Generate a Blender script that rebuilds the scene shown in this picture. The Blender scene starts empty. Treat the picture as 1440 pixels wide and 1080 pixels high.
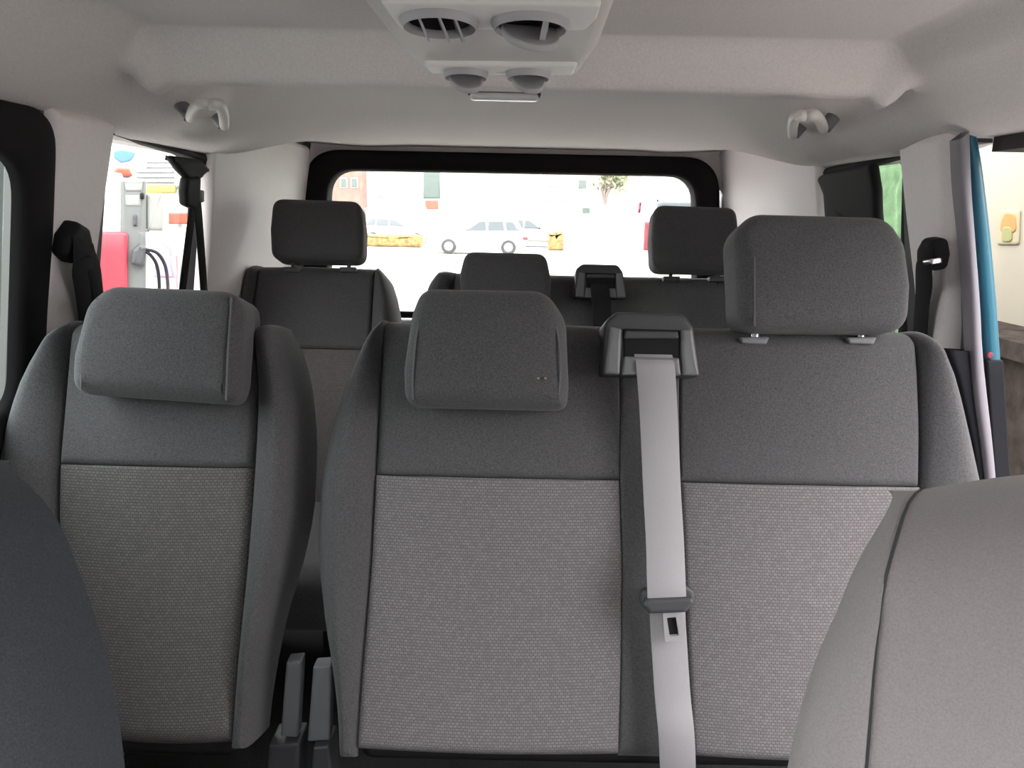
import bpy, math, random
import numpy as np
from mathutils import Vector, Matrix
random.seed(7)
S = bpy.context.scene
COL = S.collection

# ------------------------------------------------------------------ camera
FPX, PITCH, ROLL = 1100.0, math.radians(12.3), math.radians(1.2)
CAM = Vector((0.0, 0.0, 1.60))
FW = Vector((0, math.cos(PITCH), -math.sin(PITCH)))
U0 = Vector((0, math.sin(PITCH), math.cos(PITCH)))
X0 = Vector((1, 0, 0))
RT = X0 * math.cos(ROLL) + U0 * math.sin(ROLL)
UP = U0 * math.cos(ROLL) - X0 * math.sin(ROLL)
cd = bpy.data.cameras.new('camera')
cd.sensor_fit = 'HORIZONTAL'; cd.sensor_width = 36.0; cd.lens = 36.0 * FPX / 1440.0
cd.clip_start = 0.02; cd.clip_end = 500
cam = bpy.data.objects.new('camera', cd); COL.objects.link(cam)
cam.matrix_world = Matrix(((RT.x, UP.x, -FW.x, CAM.x), (RT.y, UP.y, -FW.y, CAM.y),
                           (RT.z, UP.z, -FW.z, CAM.z), (0, 0, 0, 1)))
S.camera = cam

# ------------------------------------------------------------------ light
S.view_settings.view_transform = 'Standard'
S.view_settings.look = 'None'
S.view_settings.gamma = 1.0
S.view_settings.use_curve_mapping = False
S.view_settings.exposure = 3.15
w = bpy.data.worlds.new('overcast_sky'); S.world = w; w.use_nodes = True
bg = w.node_tree.nodes['Background']
bg.inputs['Color'].default_value = (1.0, 0.98, 0.982, 1); bg.inputs['Strength'].default_value = 1.35
try:
    S.cycles.use_denoising = True
    S.cycles.max_bounces = 10; S.cycles.diffuse_bounces = 7; S.cycles.glossy_bounces = 4
    S.cycles.transparent_max_bounces = 16; S.cycles.transmission_bounces = 6
    S.cycles.sample_clamp_indirect = 6.0
except Exception:
    pass

# ------------------------------------------------------------------ helpers
def ray(px, py):
    return FW + RT * ((px - 720) / FPX) + UP * ((540 - py) / FPX)

def at(px, py, Y):
    d = ray(px, py); return CAM + d * ((Y - CAM.y) / d.y)

class Frame:
    """a flat working plane: origin, u (across), v (up), n (out of the surface)"""
    def __init__(s, o, u, v):
        s.o = Vector(o); s.u = Vector(u).normalized(); s.v = Vector(v).normalized(); s.n = s.u.cross(s.v).normalized()
    def P(s, a, b, d=0.0):
        return s.o + s.u * a + s.v * b + s.n * d
    def pix(s, px, py, d=0.0):
        r = ray(px, py); o = s.o + s.n * d
        t = (o - CAM).dot(s.n) / r.dot(s.n)
        q = CAM + r * t - s.o
        return (q.dot(s.u), q.dot(s.v))

def seat_frame(Y, z, deg):
    a = math.radians(deg)
    return Frame((0, Y, z), (1, 0, 0), (0, math.sin(a), math.cos(a)))

def mesh_obj(name, verts, faces, mat, parent=None, smooth=True, kind=None):
    m = bpy.data.meshes.new(name)
    m.from_pydata([tuple(v) for v in verts], [], faces)
    if smooth:
        m.polygons.foreach_set('use_smooth', [True] * len(m.polygons))
        try: m.set_sharp_from_angle(angle=math.radians(50))
        except Exception: pass
    if mat: m.materials.append(mat)
    m.update()
    o = bpy.data.objects.new(name, m); COL.objects.link(o)
    if parent is not None: hang(o, parent)
    if kind: o['kind'] = kind
    return o

def hang(o, parent):
    o.parent = parent
    if parent.type == 'EMPTY': o.matrix_parent_inverse = Matrix.Translation(-parent.location)

def tag(o, label, cat, group=None):
    o['label'] = label; o['category'] = cat
    if group: o['group'] = group
    return o

def thing(name, label, cat, loc, group=None):
    o = bpy.data.objects.new(name, None); COL.objects.link(o)
    o.location = loc; o.empty_display_size = 0.05
    return tag(o, label, cat, group)

def struct_empty(name, loc=(0, 0, 0)):
    o = bpy.data.objects.new(name, None); COL.objects.link(o); o.location = loc; o['kind'] = 'structure'
    return o

class MB:
    def __init__(s): s.v = []; s.f = []
    def add(s, v, f):
        b = len(s.v); s.v += list(v); s.f += [tuple(i + b for i in q) for q in f]
    def box(s, x0, x1, y0, y1, z0, z1):
        v = [(x, y, z) for z in (z0, z1) for y in (y0, y1) for x in (x0, x1)]
        s.add(v, [(0, 2, 3, 1), (4, 5, 7, 6), (0, 1, 5, 4), (2, 6, 7, 3), (0, 4, 6, 2), (1, 3, 7, 5)])
    def grid(s, rows, closed=False):
        n = len(rows[0]); v = [p for r in rows for p in r]; f = []
        for i in range(len(rows) - 1):
            for j in range(n if closed else n - 1):
                k = (j + 1) % n
                f.append((i * n + j, i * n + k, (i + 1) * n + k, (i + 1) * n + j))
        s.add(v, f)
    def tube(s, pts, r, seg=10, cap=True):
        pts = [Vector(p) for p in pts]; rows = []
        rr = r if isinstance(r, (list, tuple)) else [r] * len(pts)
        ref = None
        for i, p in enumerate(pts):
            t = (pts[min(i + 1, len(pts) - 1)] - pts[max(i - 1, 0)]).normalized()
            if ref is None:
                ref = t.cross(Vector((0, 0, 1)))
                if ref.length < 0.2: ref = t.cross(Vector((1, 0, 0)))
            a = (ref - t * ref.dot(t)).normalized(); ref = a; b = t.cross(a)
            rows.append([p + (a * math.cos(k * 2 * math.pi / seg) + b * math.sin(k * 2 * math.pi / seg)) * rr[i] for k in range(seg)])
        base = len(s.v); s.grid(rows, True)
        if cap:
            s.f.append(tuple(base + k for k in range(seg))[::-1])
            e = base + (len(rows) - 1) * seg
            s.f.append(tuple(e + k for k in range(seg)))
    def build(s, name, mat, parent=None, smooth=True, kind=None):
        return mesh_obj(name, s.v, s.f, mat, parent, smooth, kind)

def rounded(pts, rads, seg=6):
    """round the corners of a 2-D polygon"""
    n = len(pts); out = []
    if not isinstance(rads, (list, tuple)): rads = [rads] * n
    for i in range(n):
        p = np.array(pts[i], float); a = np.array(pts[i - 1], float) - p; b = np.array(pts[(i + 1) % n], float) - p
        la, lb = np.linalg.norm(a), np.linalg.norm(b); a /= la; b /= lb
        ang = math.acos(max(-1, min(1, float(a @ b))))
        if ang > 3.0 or rads[i] <= 0: out.append(tuple(p)); continue
        d = min(rads[i] / math.tan(ang / 2), la * 0.48, lb * 0.48)
        for k in range(seg + 1):
            t = k / seg
            q = (1 - t) ** 2 * (p + a * d) + 2 * t * (1 - t) * p + t * t * (p + b * d)
            out.append(tuple(q))
    return out

def densify(pts, step):
    out = []; n = len(pts)
    for i in range(n):
        a = np.array(pts[i], float); b = np.array(pts[(i + 1) % n], float); L = np.linalg.norm(b - a)
        m = max(1, int(L / step))
        for k in range(m): out.append(tuple(a + (b - a) * k / m))
    return out

def ccw(pts):
    s = sum(pts[i - 1][0] * pts[i][1] - pts[i][0] * pts[i - 1][1] for i in range(len(pts)))
    return list(pts) if s > 0 else list(pts)[::-1]

def inset(pts, d):
    n = len(pts); out = []
    for i in range(n):
        a, p, b = pts[i - 1], pts[i], pts[(i + 1) % n]
        n1 = np.array([-(p[1] - a[1]), p[0] - a[0]]); n2 = np.array([-(b[1] - p[1]), b[0] - p[0]])
        n1 = n1 / (np.linalg.norm(n1) + 1e-12); n2 = n2 / (np.linalg.norm(n2) + 1e-12)
        m = n1 + n2; m = m / (np.linalg.norm(m) + 1e-12)
        c = max(0.5, float(m @ n1))
        out.append((p[0] + m[0] * d / c, p[1] + m[1] * d / c))
    return out

def pillow(F, name, outline, d0, d1, r, mat, parent=None, bulge=0.0, rb=None, seg=5, smooth=True, step=0.03, warp=None, mb=None):
    """closed cushion or bevelled plate over a star-shaped outline, back at d0, front at d1"""
    pts = ccw(densify(outline, step)); n = len(pts)
    c = np.mean(np.array(pts), axis=0); rb = r if rb is None else rb
    ax, ay = np.array(pts).min(axis=0), np.array(pts).max(axis=0); mid, half = (ax + ay) / 2, (ay - ax) / 2
    def dome(x, y): return bulge * max(0.0, 1 - ((x - mid[0]) / half[0]) ** 2) * max(0.0, 1 - ((y - mid[1]) / half[1]) ** 2)
    rings = []
    for s_ in (0.02, 0.6):
        q = inset(pts, rb); rings.append([(c[0] + (x - c[0]) * s_, c[1] + (y - c[1]) * s_, d0) for x, y in q])
    for k in range(seg + 1):
        t = k / seg * math.pi / 2; q = inset(pts, rb * (1 - math.sin(t)))
        rings.append([(x, y, d0 + rb * (1 - math.cos(t))) for x, y in q])
    for k in range(seg + 1):
        t = k / seg * math.pi / 2; q = inset(pts, r * (1 - math.cos(t)))
        rings.append([(x, y, d1 - r + r * math.sin(t) + dome(x, y) * math.sin(t)) for x, y in q])
    q = inset(pts, r)
    for s_ in (0.85, 0.65, 0.4, 0.18, 0.02) if bulge == 0 or seg < 3 else (.93, .85, .75, .64, .52, .4, .28, .16, .02):
        rings.append([(X, Y, d1 + dome(X, Y)) for X, Y in ((c[0] + (x - c[0]) * s_, c[1] + (y - c[1]) * s_) for x, y in q)])
    m = mb or MB(); rows = [[F.P(*(warp(*p) if warp else p)) for p in R] for R in rings]
    base = len(m.v); m.grid(rows, True)
    m.f.append(tuple(base + k for k in range(n))[::-1]); e = base + (len(rows) - 1) * n; m.f.append(tuple(e + k for k in range(n)))
    if mb: return None
    return m.build(name, mat, parent, smooth)

def quadpx(F, pts, d=0.0):
    return [F.pix(px, py, d) for px, py in pts]

def edge(F, pts, d=0.0, const=None):
    """traced edge -> u as a smooth function of v"""
    q = sorted([F.pix(px, py, d) for px, py in pts], key=lambda p: p[1])
    vs = np.array([p[1] for p in q]); us = np.array([p[0] for p in q])
    g = np.linspace(vs[0], vs[-1], 200); gu = np.interp(g, vs, us)
    k = 17; pad = np.pad(gu, k // 2, mode='reflect', reflect_type='odd')
    gu = np.convolve(pad, np.ones(k) / k, 'valid')
    return lambda v: float(np.interp(v, g, gu))

def spaced(lo, hi, rl, rh, n):
    """grid positions, dense inside the rounded edges"""
    L = hi - lo
    rl, rh = min(rl, L * 0.49), min(rh, L * 0.49)
    out = []
    for t in np.linspace(0, 1, 9)[:-1]: out.append(lo + rl * (1 - math.cos(t * math.pi / 2)))
    for t in np.linspace(0, 1, n): out.append(lo + rl + (L - rl - rh) * t)
    for t in np.linspace(1, 0, 9)[1:]: out.append(hi - rh * (1 - math.cos(t * math.pi / 2)))
    return out

def pad(F, name, mat, parent, xl, xr, h0, h1, L=(0.016, 0.014), R=(0.016, 0.014), B=(0.016, 0.014), T=(0.016, 0.014),
        puff=0.0, bump=None, n=14, m=20, warp=None):
    """upholstered panel over a traced region; each edge is (how far it drops, over what width)"""
    if not callable(xl): a_ = xl; xl = lambda v: a_
    if not callable(xr): b_ = xr; xr = lambda v: b_
    def e(dist, R_):
        q = 1 - min(1.0, max(0.0, dist / max(R_, 1e-5))); return 1 - math.sqrt(max(0.0, 1 - q * q))
    rows = []
    for h in spaced(h0, h1, B[1], T[1], m):
        x0, x1 = xl(h), xr(h)
        if x1 - x0 < 0.004: mid = (x0 + x1) / 2; x0, x1 = mid - 0.002, mid + 0.002
        row = []
        for x in spaced(x0, x1, L[1], R[1], n):
            w_ = x1 - x0
            p_ = L[0] * e(x - x0, min(L[1], w_ * .49)) + R[0] * e(x1 - x, min(R[1], w_ * .49)); q_ = B[0] * e(h - h0, B[1]) + T[0] * e(h1 - h, T[1])
            d = puff - (p_ ** 3 + q_ ** 3) ** (1 / 3)
            if bump: d += bump((x - x0) / w_, (h - h0) / (h1 - h0))
            q = (x, h, d)
            row.append(F.P(*(warp(*q) if warp else q)))
        rows.append(row)
    mb = MB(); mb.grid(rows)
    return mb.build(name, mat, parent)

def ribbon(name, pts, across, width, thick, mat, parent=None, mb=None):
    """flat strap along points; across = direction of its width"""
    pts = [Vector(p) for p in pts]; rows = []
    ws = width if isinstance(width, (list, tuple)) else [width] * len(pts)
    for i, p in enumerate(pts):
        t = (pts[min(i + 1, len(pts) - 1)] - pts[max(i - 1, 0)]).normalized()
        a = Vector(across); a = (a - t * a.dot(t)).normalized(); nn = a.cross(t)
        hw = ws[i] / 2; ht = thick / 2
        rows.append([p + a * hw * s1 + nn * ht * s2 for s1, s2 in ((-1, -.4), (-.96, -1), (.96, -1), (1, -.4), (1, .4), (.96, 1), (-.96, 1), (-1, .4))])
    m = mb or MB(); m.grid(rows, True)
    if mb: return
    m.f.append(tuple(range(8))[::-1]); e = (len(rows) - 1) * 8; m.f.append(tuple(e + k for k in range(8)))
    return m.build(name, mat, parent)

def curve_pts(pts, n=24):
    """Catmull-Rom through 3-D points"""
    P = [Vector(p) for p in pts]; P = [P[0] * 2 - P[1]] + P + [P[-1] * 2 - P[-2]]; out = []
    segs = len(P) - 3; per = max(2, n // segs)
    for i in range(segs):
        a, b, c, d = P[i:i + 4]
        for k in range(per):
            t = k / per
            out.append(0.5 * ((2 * b) + (c - a) * t + (2 * a - 5 * b + 4 * c - d) * t * t + (3 * b - a - 3 * c + d) * t ** 3))
    out.append(P[-2]); return out

def rect(u0, u1, v0, v1, r=0.0, seg=5):
    p = [(u0, v0), (u1, v0), (u1, v1), (u0, v1)]
    return rounded(p, r, seg) if r else p

def ss(a, b, x):
    t = max(0.0, min(1.0, (x - a) / (b - a))); return t * t * (3 - 2 * t)

# ------------------------------------------------------------------ materials
def mat(name, col, rough=0.6, metal=0.0, grain=0.0, gscale=300.0, bump=0.0, bscale=400.0, spec=0.5, sheen=0.0):
    m = bpy.data.materials.new(name); m.use_nodes = True
    nt = m.node_tree; b = nt.nodes['Principled BSDF']
    b.inputs['Base Color'].default_value = (*col, 1); b.inputs['Roughness'].default_value = rough
    b.inputs['Metallic'].default_value = metal; b.inputs['Specular IOR Level'].default_value = spec
    if sheen: b.inputs['Sheen Weight'].default_value = sheen
    if grain or bump:
        tc = nt.nodes.new('ShaderNodeTexCoord')
    if grain:
        nz = nt.nodes.new('ShaderNodeTexNoise'); nz.inputs['Scale'].default_value = gscale; nz.inputs['Detail'].default_value = 3
        nt.links.new(tc.outputs['Object'], nz.inputs['Vector'])
        rp = nt.nodes.new('ShaderNodeValToRGB')
        rp.color_ramp.elements[0].position = 0.3; rp.color_ramp.elements[1].position = 0.7
        rp.color_ramp.elements[0].color = (*[c * (1 - grain) for c in col], 1)
        rp.color_ramp.elements[1].color = (*[min(1, c * (1 + grain)) for c in col], 1)
        nt.links.new(nz.outputs['Fac'], rp.inputs['Fac']); nt.links.new(rp.outputs['Color'], b.inputs['Base Color'])
    if bump:
        nb = nt.nodes.new('ShaderNodeTexNoise'); nb.inputs['Scale'].default_value = bscale; nb.inputs['Detail'].default_value = 2
        nt.links.new(tc.outputs['Object'], nb.inputs['Vector'])
        bp = nt.nodes.new('ShaderNodeBump'); bp.inputs['Strength'].default_value = bump; bp.inputs['Distance'].default_value = 0.002
        nt.links.new(nb.outputs['Fac'], bp.inputs['Height']); nt.links.new(bp.outputs['Normal'], b.inputs['Normal'])
    return m

def weave_mat(name, dark, light, px=0.0066, pz=0.0046):
    """ribbed cloth: short pale dashes in rows"""
    m = bpy.data.materials.new(name); m.use_nodes = True
    nt = m.node_tree; b = nt.nodes['Principled BSDF']; b.inputs['Roughness'].default_value = 0.95
    b.inputs['Specular IOR Level'].default_value = 0.2
    tc = nt.nodes.new('ShaderNodeTexCoord'); sp = nt.nodes.new('ShaderNodeSeparateXYZ'); cb = nt.nodes.new('ShaderNodeCombineXYZ')
    nt.links.new(tc.outputs['Object'], sp.inputs[0]); nt.links.new(sp.outputs['X'], cb.inputs['X']); nt.links.new(sp.outputs['Z'], cb.inputs['Y'])
    br = nt.nodes.new('ShaderNodeTexBrick'); br.inputs['Scale'].default_value = 1.0
    br.offset = 0.5; br.offset_frequency = 2
    br.inputs['Brick Width'].default_value = px; br.inputs['Row Height'].default_value = pz
    br.inputs['Mortar Size'].default_value = pz * 0.2; br.inputs['Mortar Smooth'].default_value = 0.6
    br.inputs['Color1'].default_value = (*light, 1); br.inputs['Color2'].default_value = (*[c * 0.8 for c in light], 1)
    br.inputs['Mortar'].default_value = (*dark, 1)
    nt.links.new(cb.outputs[0], br.inputs['Vector'])
    nz = nt.nodes.new('ShaderNodeTexNoise'); nz.inputs['Scale'].default_value = 700; nz.inputs['Detail'].default_value = 2
    nt.links.new(tc.outputs['Object'], nz.inputs['Vector'])
    mx = nt.nodes.new('ShaderNodeMix'); mx.data_type = 'RGBA'; mx.blend_type = 'OVERLAY'; mx.inputs['Factor'].default_value = 0.45
    nt.links.new(br.outputs['Color'], mx.inputs['A']); nt.links.new(nz.outputs['Fac'], mx.inputs['B'])
    nt.links.new(mx.outputs['Result'], b.inputs['Base Color'])
    bp = nt.nodes.new('ShaderNodeBump'); bp.inputs['Strength'].default_value = 0.4; bp.inputs['Distance'].default_value = 0.001; bp.invert = True
    nt.links.new(br.outputs['Fac'], bp.inputs['Height']); nt.links.new(bp.outputs['Normal'], b.inputs['Normal'])
    return m

def glass_mat(name, tint, refl=0.06):
    m = bpy.data.materials.new(name); m.use_nodes = True; nt = m.node_tree
    nt.nodes.remove(nt.nodes['Principled BSDF']); out = nt.nodes['Material Output']
    t = nt.nodes.new('ShaderNodeBsdfTransparent'); t.inputs['Color'].default_value = (*tint, 1)
    g = nt.nodes.new('ShaderNodeBsdfGlossy'); g.inputs['Roughness'].default_value = 0.02
    lw = nt.nodes.new('ShaderNodeLayerWeight'); lw.inputs['Blend'].default_value = 0.5
    pw = nt.nodes.new('ShaderNodeMath'); pw.operation = 'POWER'; pw.inputs[1].default_value = 5.0
    ml = nt.nodes.new('ShaderNodeMath'); ml.operation = 'MULTIPLY_ADD'; ml.inputs[1].default_value = 0.5; ml.inputs[2].default_value = 0.02
    nt.links.new(lw.outputs['Facing'], pw.inputs[0]); nt.links.new(pw.outputs[0], ml.inputs[0])
    mx = nt.nodes.new('ShaderNodeMixShader')
    nt.links.new(ml.outputs[0], mx.inputs[0]); nt.links.new(t.outputs[0], mx.inputs[1]); nt.links.new(g.outputs[0], mx.inputs[2])
    nt.links.new(mx.outputs[0], out.inputs['Surface']); return m

M = {}
M['cloth'] = mat('charcoal_cloth', (0.076, 0.0735, 0.0775), 0.95, grain=0.28, gscale=420, bump=0.25, bscale=500, spec=0.2, sheen=0.12)
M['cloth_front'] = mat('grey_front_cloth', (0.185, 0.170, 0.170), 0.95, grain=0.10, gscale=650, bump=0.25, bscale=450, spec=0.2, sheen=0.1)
M['cloth_front_shaded'] = mat('shaded_front_cloth', (0.045, 0.049, 0.057), 0.95, grain=0.2, gscale=650, bump=0.25, bscale=450, spec=0.2)  # front seat cloth with shade painted in as dark blue-grey
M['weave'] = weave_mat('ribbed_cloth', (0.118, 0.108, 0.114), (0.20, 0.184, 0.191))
M['weave_shaded'] = weave_mat('ribbed_cloth_shaded', (0.075, 0.069, 0.069), (0.14, 0.13, 0.13))  # darker copy of the ribbed cloth, shade painted into the colour
M['piping'] = mat('piping', (0.10, 0.10, 0.11), 0.8)
M['seam'] = mat('seam_thread', (0.03, 0.03, 0.033), 0.9)
M['black'] = mat('black_plastic', (0.010, 0.0095, 0.011), 0.7, spec=0.2)
M['rubber'] = mat('black_rubber', (0.012, 0.011, 0.012), 0.85, spec=0.15)
M['darkgrey'] = mat('dark_grey_plastic', (0.05, 0.05, 0.055), 0.5)
M['midgrey'] = mat('mid_grey_plastic', (0.16, 0.16, 0.17), 0.5)
M['headliner'] = mat('headliner_felt', (0.70, 0.65, 0.638), 0.95, grain=0.06, gscale=260, bump=0.15, bscale=500, spec=0.1)
M['trim'] = mat('pale_grey_trim', (0.80, 0.74, 0.745), 0.6, grain=0.03, gscale=200, bump=0.06, bscale=600)
M['console'] = mat('console_plastic', (0.62, 0.58, 0.56), 0.5)
M['bezel'] = mat('white_bezel', (0.80, 0.77, 0.75), 0.45)
M['vent'] = mat('vent_plastic', (0.42, 0.40, 0.42), 0.5)
M['carpet'] = mat('floor_carpet', (0.02, 0.02, 0.021), 0.95, grain=0.3, gscale=200, bump=0.4, bscale=300)
M['belt'] = mat('belt_webbing', (0.30, 0.285, 0.30), 0.6, grain=0.05, gscale=800, bump=0.1, bscale=900)
M['belt_dark'] = mat('black_webbing', (0.018, 0.018, 0.02), 0.85, spec=.2)
M['chrome'] = mat('chrome', (0.75, 0.75, 0.76), 0.22, 1.0)
M['steel'] = mat('satin_steel', (0.42, 0.41, 0.42), 0.4, 0.4)
M['jamb_plastic'] = mat('dark_jamb_plastic', (0.014, 0.014, 0.018), 0.8, spec=0.15)
M['lens'] = mat('lamp_lens', (0.85, 0.84, 0.82), 0.25)
M['teal'] = mat('teal_paint', (0.014, 0.105, 0.16), 0.3)
M['seal'] = mat('grey_seal', (0.22, 0.20, 0.23), 0.6)
M['red'] = mat('red_plastic', (0.16, 0.02, 0.03), 0.6)
M['spot'] = mat('beige_mark', (0.28, 0.22, 0.16), 0.8)
M['glass'] = glass_mat('clear_glass', (0.95, 0.97, 0.96))
M['glass_green'] = glass_mat('tinted_glass', (0.72, 0.86, 0.74))
M['glass_dim'] = glass_mat('privacy_glass', (0.70, 0.75, 0.74))

def ring(F, name, outer, inner, d0, d1, mat_, parent=None, r=0.012):
    n = len(outer); rows = []
    def blend(a, b, t): return [(p[0] + (q[0] - p[0]) * t, p[1] + (q[1] - p[1]) * t) for p, q in zip(a, b)]
    prof = [(0, d0), (0, d1 - r), (.06, d1 - r * .3), (.16, d1), (.5, d1 + .004), (.84, d1), (.94, d1 - r * .3), (1, d1 - r), (1, d0)]
    mb = MB(); mb.grid([[F.P(x, y, d) for x, y in blend(outer, inner, t)] for t, d in prof] , True)
    mb.f = [f[::-1] for f in mb.f]
    return mb.build(name, mat_, parent)

# ------------------------------------------------------------------ setting: van shell
ZB, XB, TUM = 1.20, 0.850, 0.16          # wall plane: x = XB at z = ZB, leaning in by TUM per metre
def wall_frame(side):
    v = Vector((-side * TUM, 0, 1)).normalized()
    return Frame((side * XB, 0, ZB), (0, 1, 0) if side < 0 else (0, -1, 0), v)
WL, WR = wall_frame(-1), wall_frame(1)

def ceil_z(x, y):
    ax = abs(x)
    rear = ss(1.44, 1.60, y)
    front = 1.878 - 0.038 * ss(0.585, 0.632, ax) - 0.098 * ss(0.60, 0.785, ax)
    back = 1.882 - (0.154 - 0.11 * ss(2.0, 2.9, y)) * ss(0.40, 0.785, ax) - 0.052 * ss(2.15, 2.75, y) * (1 - ss(0.45, 0.8, ax))
    z = front * (1 - rear) + back * rear
    lat = 1 - ss(0.60, 0.66, ax)
    beam = ss(1.315, 1.385, y) * (1 - ss(1.42, 1.44, y)) * lat
    return z - 0.075 * beam

def wall_x(z): return XB - TUM * max(0.0, z - ZB)

ys = sorted(set(list(np.linspace(-0.25, 1.2, 16)) + list(np.linspace(1.2, 1.48, 44)) + list(np.linspace(1.5, 3.02, 26))))
xs = sorted(set(list(np.linspace(-0.86, -0.5, 26)) + list(np.linspace(-0.5, 0.5, 16)) + list(np.linspace(0.5, 0.86, 26))))
mb = MB(); mb.grid([[(x, y, ceil_z(x, y)) for x in xs[::-1]] for y in ys])
mb.build('ceiling', M['headliner'], kind='structure')
mb = MB(); mb.box(-0.9, 0.9, -0.30, 3.08, 1.92, 1.95); mb.build('roof', M['teal'], smooth=False, kind='structure')
mb = MB(); mb.box(-0.87, 0.87, -1.25, 3.05, 0.36, 0.40); mb.build('floor', M['carpet'], smooth=False, kind='structure')

def wall_piece(m, W, y0, y1, z0, z1, t=0.05):
    """slab of the side wall between two stations, inner face on the wall plane"""
    s = -1 if W is WL else 1
    P = []
    for (y, z) in ((y0, z0), (y1, z0), (y1, z1), (y0, z1)):
        x = s * wall_x(z); P.append(((x, y, z), (x + s * t, y, z)))
    v = [p[0] for p in P] + [p[1] for p in P]
    m.add(v, [(0, 1, 2, 3), (7, 6, 5, 4), (0, 4, 5, 1), (1, 5, 6, 2), (2, 6, 7, 3), (3, 7, 4, 0)])

SILL = 1.20
# left side: solid below the windows, closed sliding door, quarter window, rear quarter
m = MB(); wall_piece(m, WL, -1.25, 3.02, 0.38, SILL); wall_piece(m, WL, -0.3, 3.02, 1.735, 1.90)
wall_piece(m, WL, 0.28, 0.42, SILL, 1.74); wall_piece(m, WL, -1.25, -0.35, SILL, 1.74); wall_piece(m, WL, 1.33, 1.53, SILL, 1.74)
lw = m.build('wall_left', M['darkgrey'], smooth=False, kind='structure')
m = MB(); wall_piece(m, WR, 1.40, 3.02, 0.38, SILL); wall_piece(m, WR, -1.25, 0.30, 0.38, SILL)
wall_piece(m, WR, 1.40, 3.02, 1.735, 1.90); wall_piece(m, WR, -0.3, 1.40, 1.76, 1.90)
wall_piece(m, WR, 0.22, 0.36, SILL, 1.77); wall_piece(m, WR, -1.25, -0.35, SILL, 1.74); wall_piece(m, WR, 1.40, 1.62, SILL, 1.74, .018)
rw = m.build('wall_right', M['darkgrey'], smooth=False, kind='structure')

mb = MB(); mb.grid([[(x, y, z - .10 * (x / .85) ** 2) for x in np.linspace(.85, -.85, 15)] for y, z in ((-2.05, .45), (-2.0, .90), (-1.85, 1.0), (-1.55, 1.08), (-1.22, 1.13))])
mb.build('trim_8', M['teal'], kind='structure')  # bonnet, out of view, added to keep ground light off the roof beam
# windscreen end of the cabin, behind the camera
WSF = Frame((0, -0.28, 1.84), (1, 0, 0), (0, .9, .7))
win5 = struct_empty('window_5', (0, -0.7, 1.5))
ring(WSF, 'frame', rounded(rect(-.86, .86, -1.16, .04), .06), rounded(rect(-.74, .74, -1.10, -.08), .10), -.05, .02, M['darkgrey'], win5)
pillow(WSF, 'pane', rect(-.80, .80, -1.14, .0), -.03, -.025, .001, M['glass'], win5, seg=1)
m = MB(); m.box(-.84, .84, -1.25, -.50, .40, 1.08); m.box(-.84, .84, -1.25, -.62, 1.08, 1.13)
m.build('trim_7', M['darkgrey'], smooth=False, kind='structure')

# pale trim panels on the pillars
def pl(F, pts, d=0.0): return quadpx(F, pts, d)
def trim_panel(name, F, pts, d0, d1, r, corner, m_=None, bulge=0.0):
    o = pillow(F, name, rounded(pl(F, pts, d1), corner), d0, d1, r, m_ or M['trim'], None, bulge=bulge)
    o['kind'] = 'structure'; return o
def trim_pad(name, F, left, right, d, T=(.03, .02), B=(.03, .02), L=(.03, .02), R=(.03, .02), bump=None, dl=0.0, dr=0.0):
    xl_, xr_ = edge(F, left, d + dl), edge(F, right, d + dr)
    vs = [F.pix(*p, d)[1] for p in (left[0], left[-1], right[0], right[-1])]
    o = pad(F, name, M['trim'], None, xl_, xr_, min(vs[1], vs[3]), max(vs[0], vs[2]), L=L, R=R, B=B, T=T, puff=d, bump=bump)
    o['kind'] = 'structure'; return o
trim_pad('trim_1', WL, [(64, 145), (56, 300), (42, 440), (40, 470)], [(166, 175), (148, 300), (134, 405), (126, 472)], .022, R=(.05, .012), L=(.026, .02), dl=-.02)
trim_pad('trim_2', WR, [(1260, 200), (1270, 300), (1282, 400), (1288, 486)], [(1364, 176), (1366, 340), (1369, 460), (1366, 500)], .022, R=(.05, .03), L=(.05, .012), dr=-.04)
trim_pad('trim_3', WL, [(300, 205), (297, 300), (284, 470)], [(436, 205), (436, 300), (436, 470)], .014, R=(.002, .01))
trim_pad('trim_4', WR, [(1004, 212), (1004, 300), (1004, 470)], [(1148, 222), (1152, 300), (1160, 470)], .014, L=(.002, .01))

# rear of the van
RW = Frame((0, 2.95, 1.20), (1, 0, 0), (0, 0, 1))
ow = [(428, 470), (1011, 470), (1010, 222), (430, 210)]
iw = [(462, 452), (977, 452), (976, 248), (462, 239)]
rw_out = rounded(quadpx(RW, ow), [.05, .05, .14, .14], 10); rw_in = rounded(quadpx(RW, iw), [.04, .04, .10, .10], 10)
win1 = struct_empty('window_1', (0, 2.95, 1.5))
ring(RW, 'frame', rw_out, rw_in, -0.06, 0.03, M['rubber'], win1)
pillow(RW, 'pane', inset(ccw(rw_in), -0.01), -0.045, -0.040, 0.001, M['glass'], win1, seg=1)
pillow(RW, 'gasket', rect(-0.70, 0.70, .005, .03, .004), -0.02, 0.01, .004, M['black'], win1)
# tailgate: wall around the rear window
zmin = min(p[1] for p in rw_out) + 0.03; umin = min(p[0] for p in rw_out) + .02; umax = max(p[0] for p in rw_out) - .02; vmax = max(p[1] for p in rw_out) - .015
m = MB()
m.box(-0.83, 0.83, 2.96, 3.02, 0.38, 1.20 + zmin)
m.box(-0.83, umin, 2.96, 3.02, 1.20, 1.92); m.box(umax, 0.83, 2.96, 3.02, 1.20, 1.92); m.box(umin, umax, 2.96, 3.02, 1.20 + vmax, 1.92)
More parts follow.
